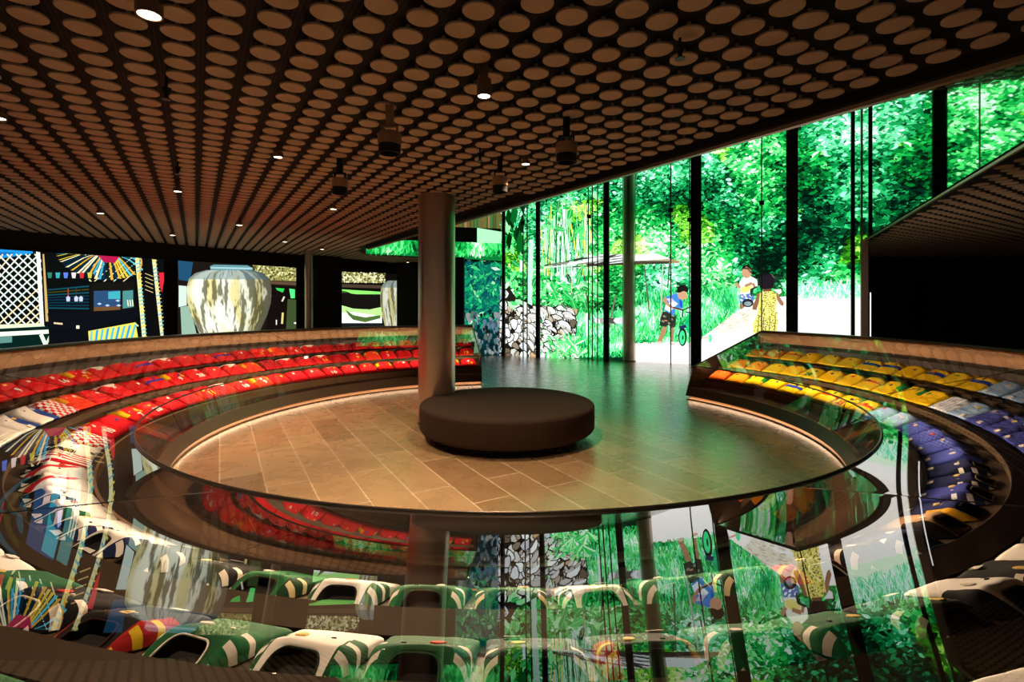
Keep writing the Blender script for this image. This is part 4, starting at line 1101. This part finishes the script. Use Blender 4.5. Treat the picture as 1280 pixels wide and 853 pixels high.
# ------------------------------------------------------------------ downlights
M_can = mat('bronze_can', '6e5440', .45, metal=.3)
M_lens = mat('lit_lens', 'ffffff', .4, emit=(1.0, .74, .48), estr=9)
def downlight(u, v_, z, r, h_, label, watts=SPOT_W):
    y = F * (z - CH) / (HY - v_); x = (u - 640) / F * y
    q = Vector((x, y)) - d0; i_ = math.floor(q.dot(da) / da.dot(da)) + .5; j_ = math.floor(q.dot(db) / db.dot(db)) + .5
    x, y = d0 + da * i_ + db * j_; r = min(r, .058)
    root = empty('downlight', (x, y, 0)); tag(root, label, 'ceiling light', 'small round ceiling downlights')
    MB().lathe([(r * .84, z + .004), (r * .84, z - .004), (r, z - .004), (r, z + h_), (r * .6, z + h_ + .01), (r * .6, ZB)], n=28).build('housing', M_can, root, True)
    MB().lathe([(.001, z - .001), (r * .82, z - .001), (r * .82, z + .003), (.001, z + .003)], n=28).build('lens', M_lens, root)
    if watts:
        ld = bpy.data.lights.new('downlight_lamp', 'SPOT'); ld.energy = watts; ld.spot_size = math.radians(96); ld.spot_blend = .7; ld.color = (1.0, .70, .46); ld.shadow_soft_size = r * .8
        o = bpy.data.objects.new('downlight_lamp', ld); COL.objects.link(o); o.parent = root; o.location = (0, 0, z - .02)
downlight(160, 2, 3.02, .075, .05, 'lit downlight cut by the top of the picture, over the left side')
downlight(627, 121, 2.93, .045, .10, 'lit downlight with a deep can, highest near the picture centre')
downlight(358, 198, 3.03, .045, .04, 'lit downlight left of the steel column, among the brown discs')
downlight(661, 202, 3.03, .045, .03, 'lit downlight right above the round bench, beside the hanging cans')
downlight(212, 240, 3.03, .05, .03, 'lit downlight above the stone jar screen, on a dark ceiling line')
downlight(120, 266, 3.03, .055, .03, 'lit downlight above the striped canopy screen')
downlight(423, 261, 3.03, .05, .03, 'lit downlight just left of the steel column top')
downlight(305, 281, 3.03, .06, .03, 'small lit downlight above the gap between the jar screens')
downlight(223, 295, 3.03, .07, .03, 'small distant downlight close above the stone jar screen', 20)
downlight(403, 312, 3.03, .07, .03, 'small distant downlight above the slim steel column', 20)
downlight(506, 328, 3.03, .08, .03, 'tiny distant downlight under the far ceiling, left of the thick column', 0)
downlight(360, 303, 3.03, .06, .03, 'tiny distant downlight above the dark flat pillar', 0)
downlight(3, 150, 3.03, .05, .03, 'lit downlight at the picture edge over the lattice screen', 30)
M_canb = mat('beige_can', '8a6a4c', .5)
M_lensd = mat('dark_lens', '0c0a09', .15)
def projector(u, v_, z, r, label, tilt):
    y = F * (z - CH) / (HY - v_); x = (u - 640) / F * y
    root = empty('ceiling_projector', (x, y, 0)); tag(root, label, 'spotlight', 'unlit spot cans hanging from the ceiling')
    h_ = .16
    MB().lathe([(.001, z + .07), (r * .9, z + .07), (r, z + .06), (r, z - .02), (.001, z - .02)], n=30).build('can', M_canb, root, True)
    MB().lathe([(r * .8, z - .02), (r * .94, z - .02), (r * .94, z - .085), (r * .8, z - .085)], n=30, closed=True).build('snoot', M_black, root, True)
    MB().lathe([(.001, z - .06), (r * .82, z - .06), (r * .82, z - .05), (.001, z - .05)], n=24).build('lens', M_lensd, root)
    mb = MB().box((0, 0, z + .12), (r * 1.3, .035, .012)); mb.box((r * .66, 0, z + .09), (.012, .035, .07)); mb.box((-r * .66, 0, z + .09), (.012, .035, .07)); mb.box((0, 0, (z + .12 + ZB) / 2), (.05, .05, ZB - z - .12))
    mb.build('bracket', M_canb if tilt else M_black, root)
projector(487, 178, 2.83, .085, 'beige spot can with dark snoot hanging left of the lit deep can', 1)
projector(708, 190, 2.83, .085, 'beige spot can hanging rightmost, near the glass wall edge', 0)
projector(425, 232, 2.83, .078, 'beige spot can hanging left of the steel column top', 0)
projector(625, 230, 2.83, .078, 'beige spot can hanging right of the steel column top', 0)
def sprinkler(u, v_, label):
    z = 3.02; y = F * (z - CH) / (HY - v_); x = (u - 640) / F * y
    root = empty('sprinkler', (x, y, 0)); tag(root, label, 'sprinkler', 'small black ceiling sprinklers')
    MB().lathe([(.001, z + .04), (.03, z + .04), (.02, z + .01), (.012, z), (.012, z - .02), (.001, z - .02)], n=14).build('body', M_black, root, True)
    MB().lathe([(.001, z - .035), (.028, z - .035), (.028, z - .03), (.001, z - .03)], n=14).build('deflector', M_steel2, root)
    MB().lathe([(.008, z + .04), (.008, ZB)], n=8).build('pipe', M_black, root)
sprinkler(208, 118, 'small black sprinkler nearest the camera on the left dark ceiling line')
sprinkler(222, 214, 'small black sprinkler beside the lit downlight over the jar screen')
sprinkler(850, 66, 'small black sprinkler high on the right, between large discs')
sprinkler(600, 197, 'small black sprinkler between the hanging spot cans')
print('shirts', nshirt, 'discs', len(left), len(rightd), len(hp))
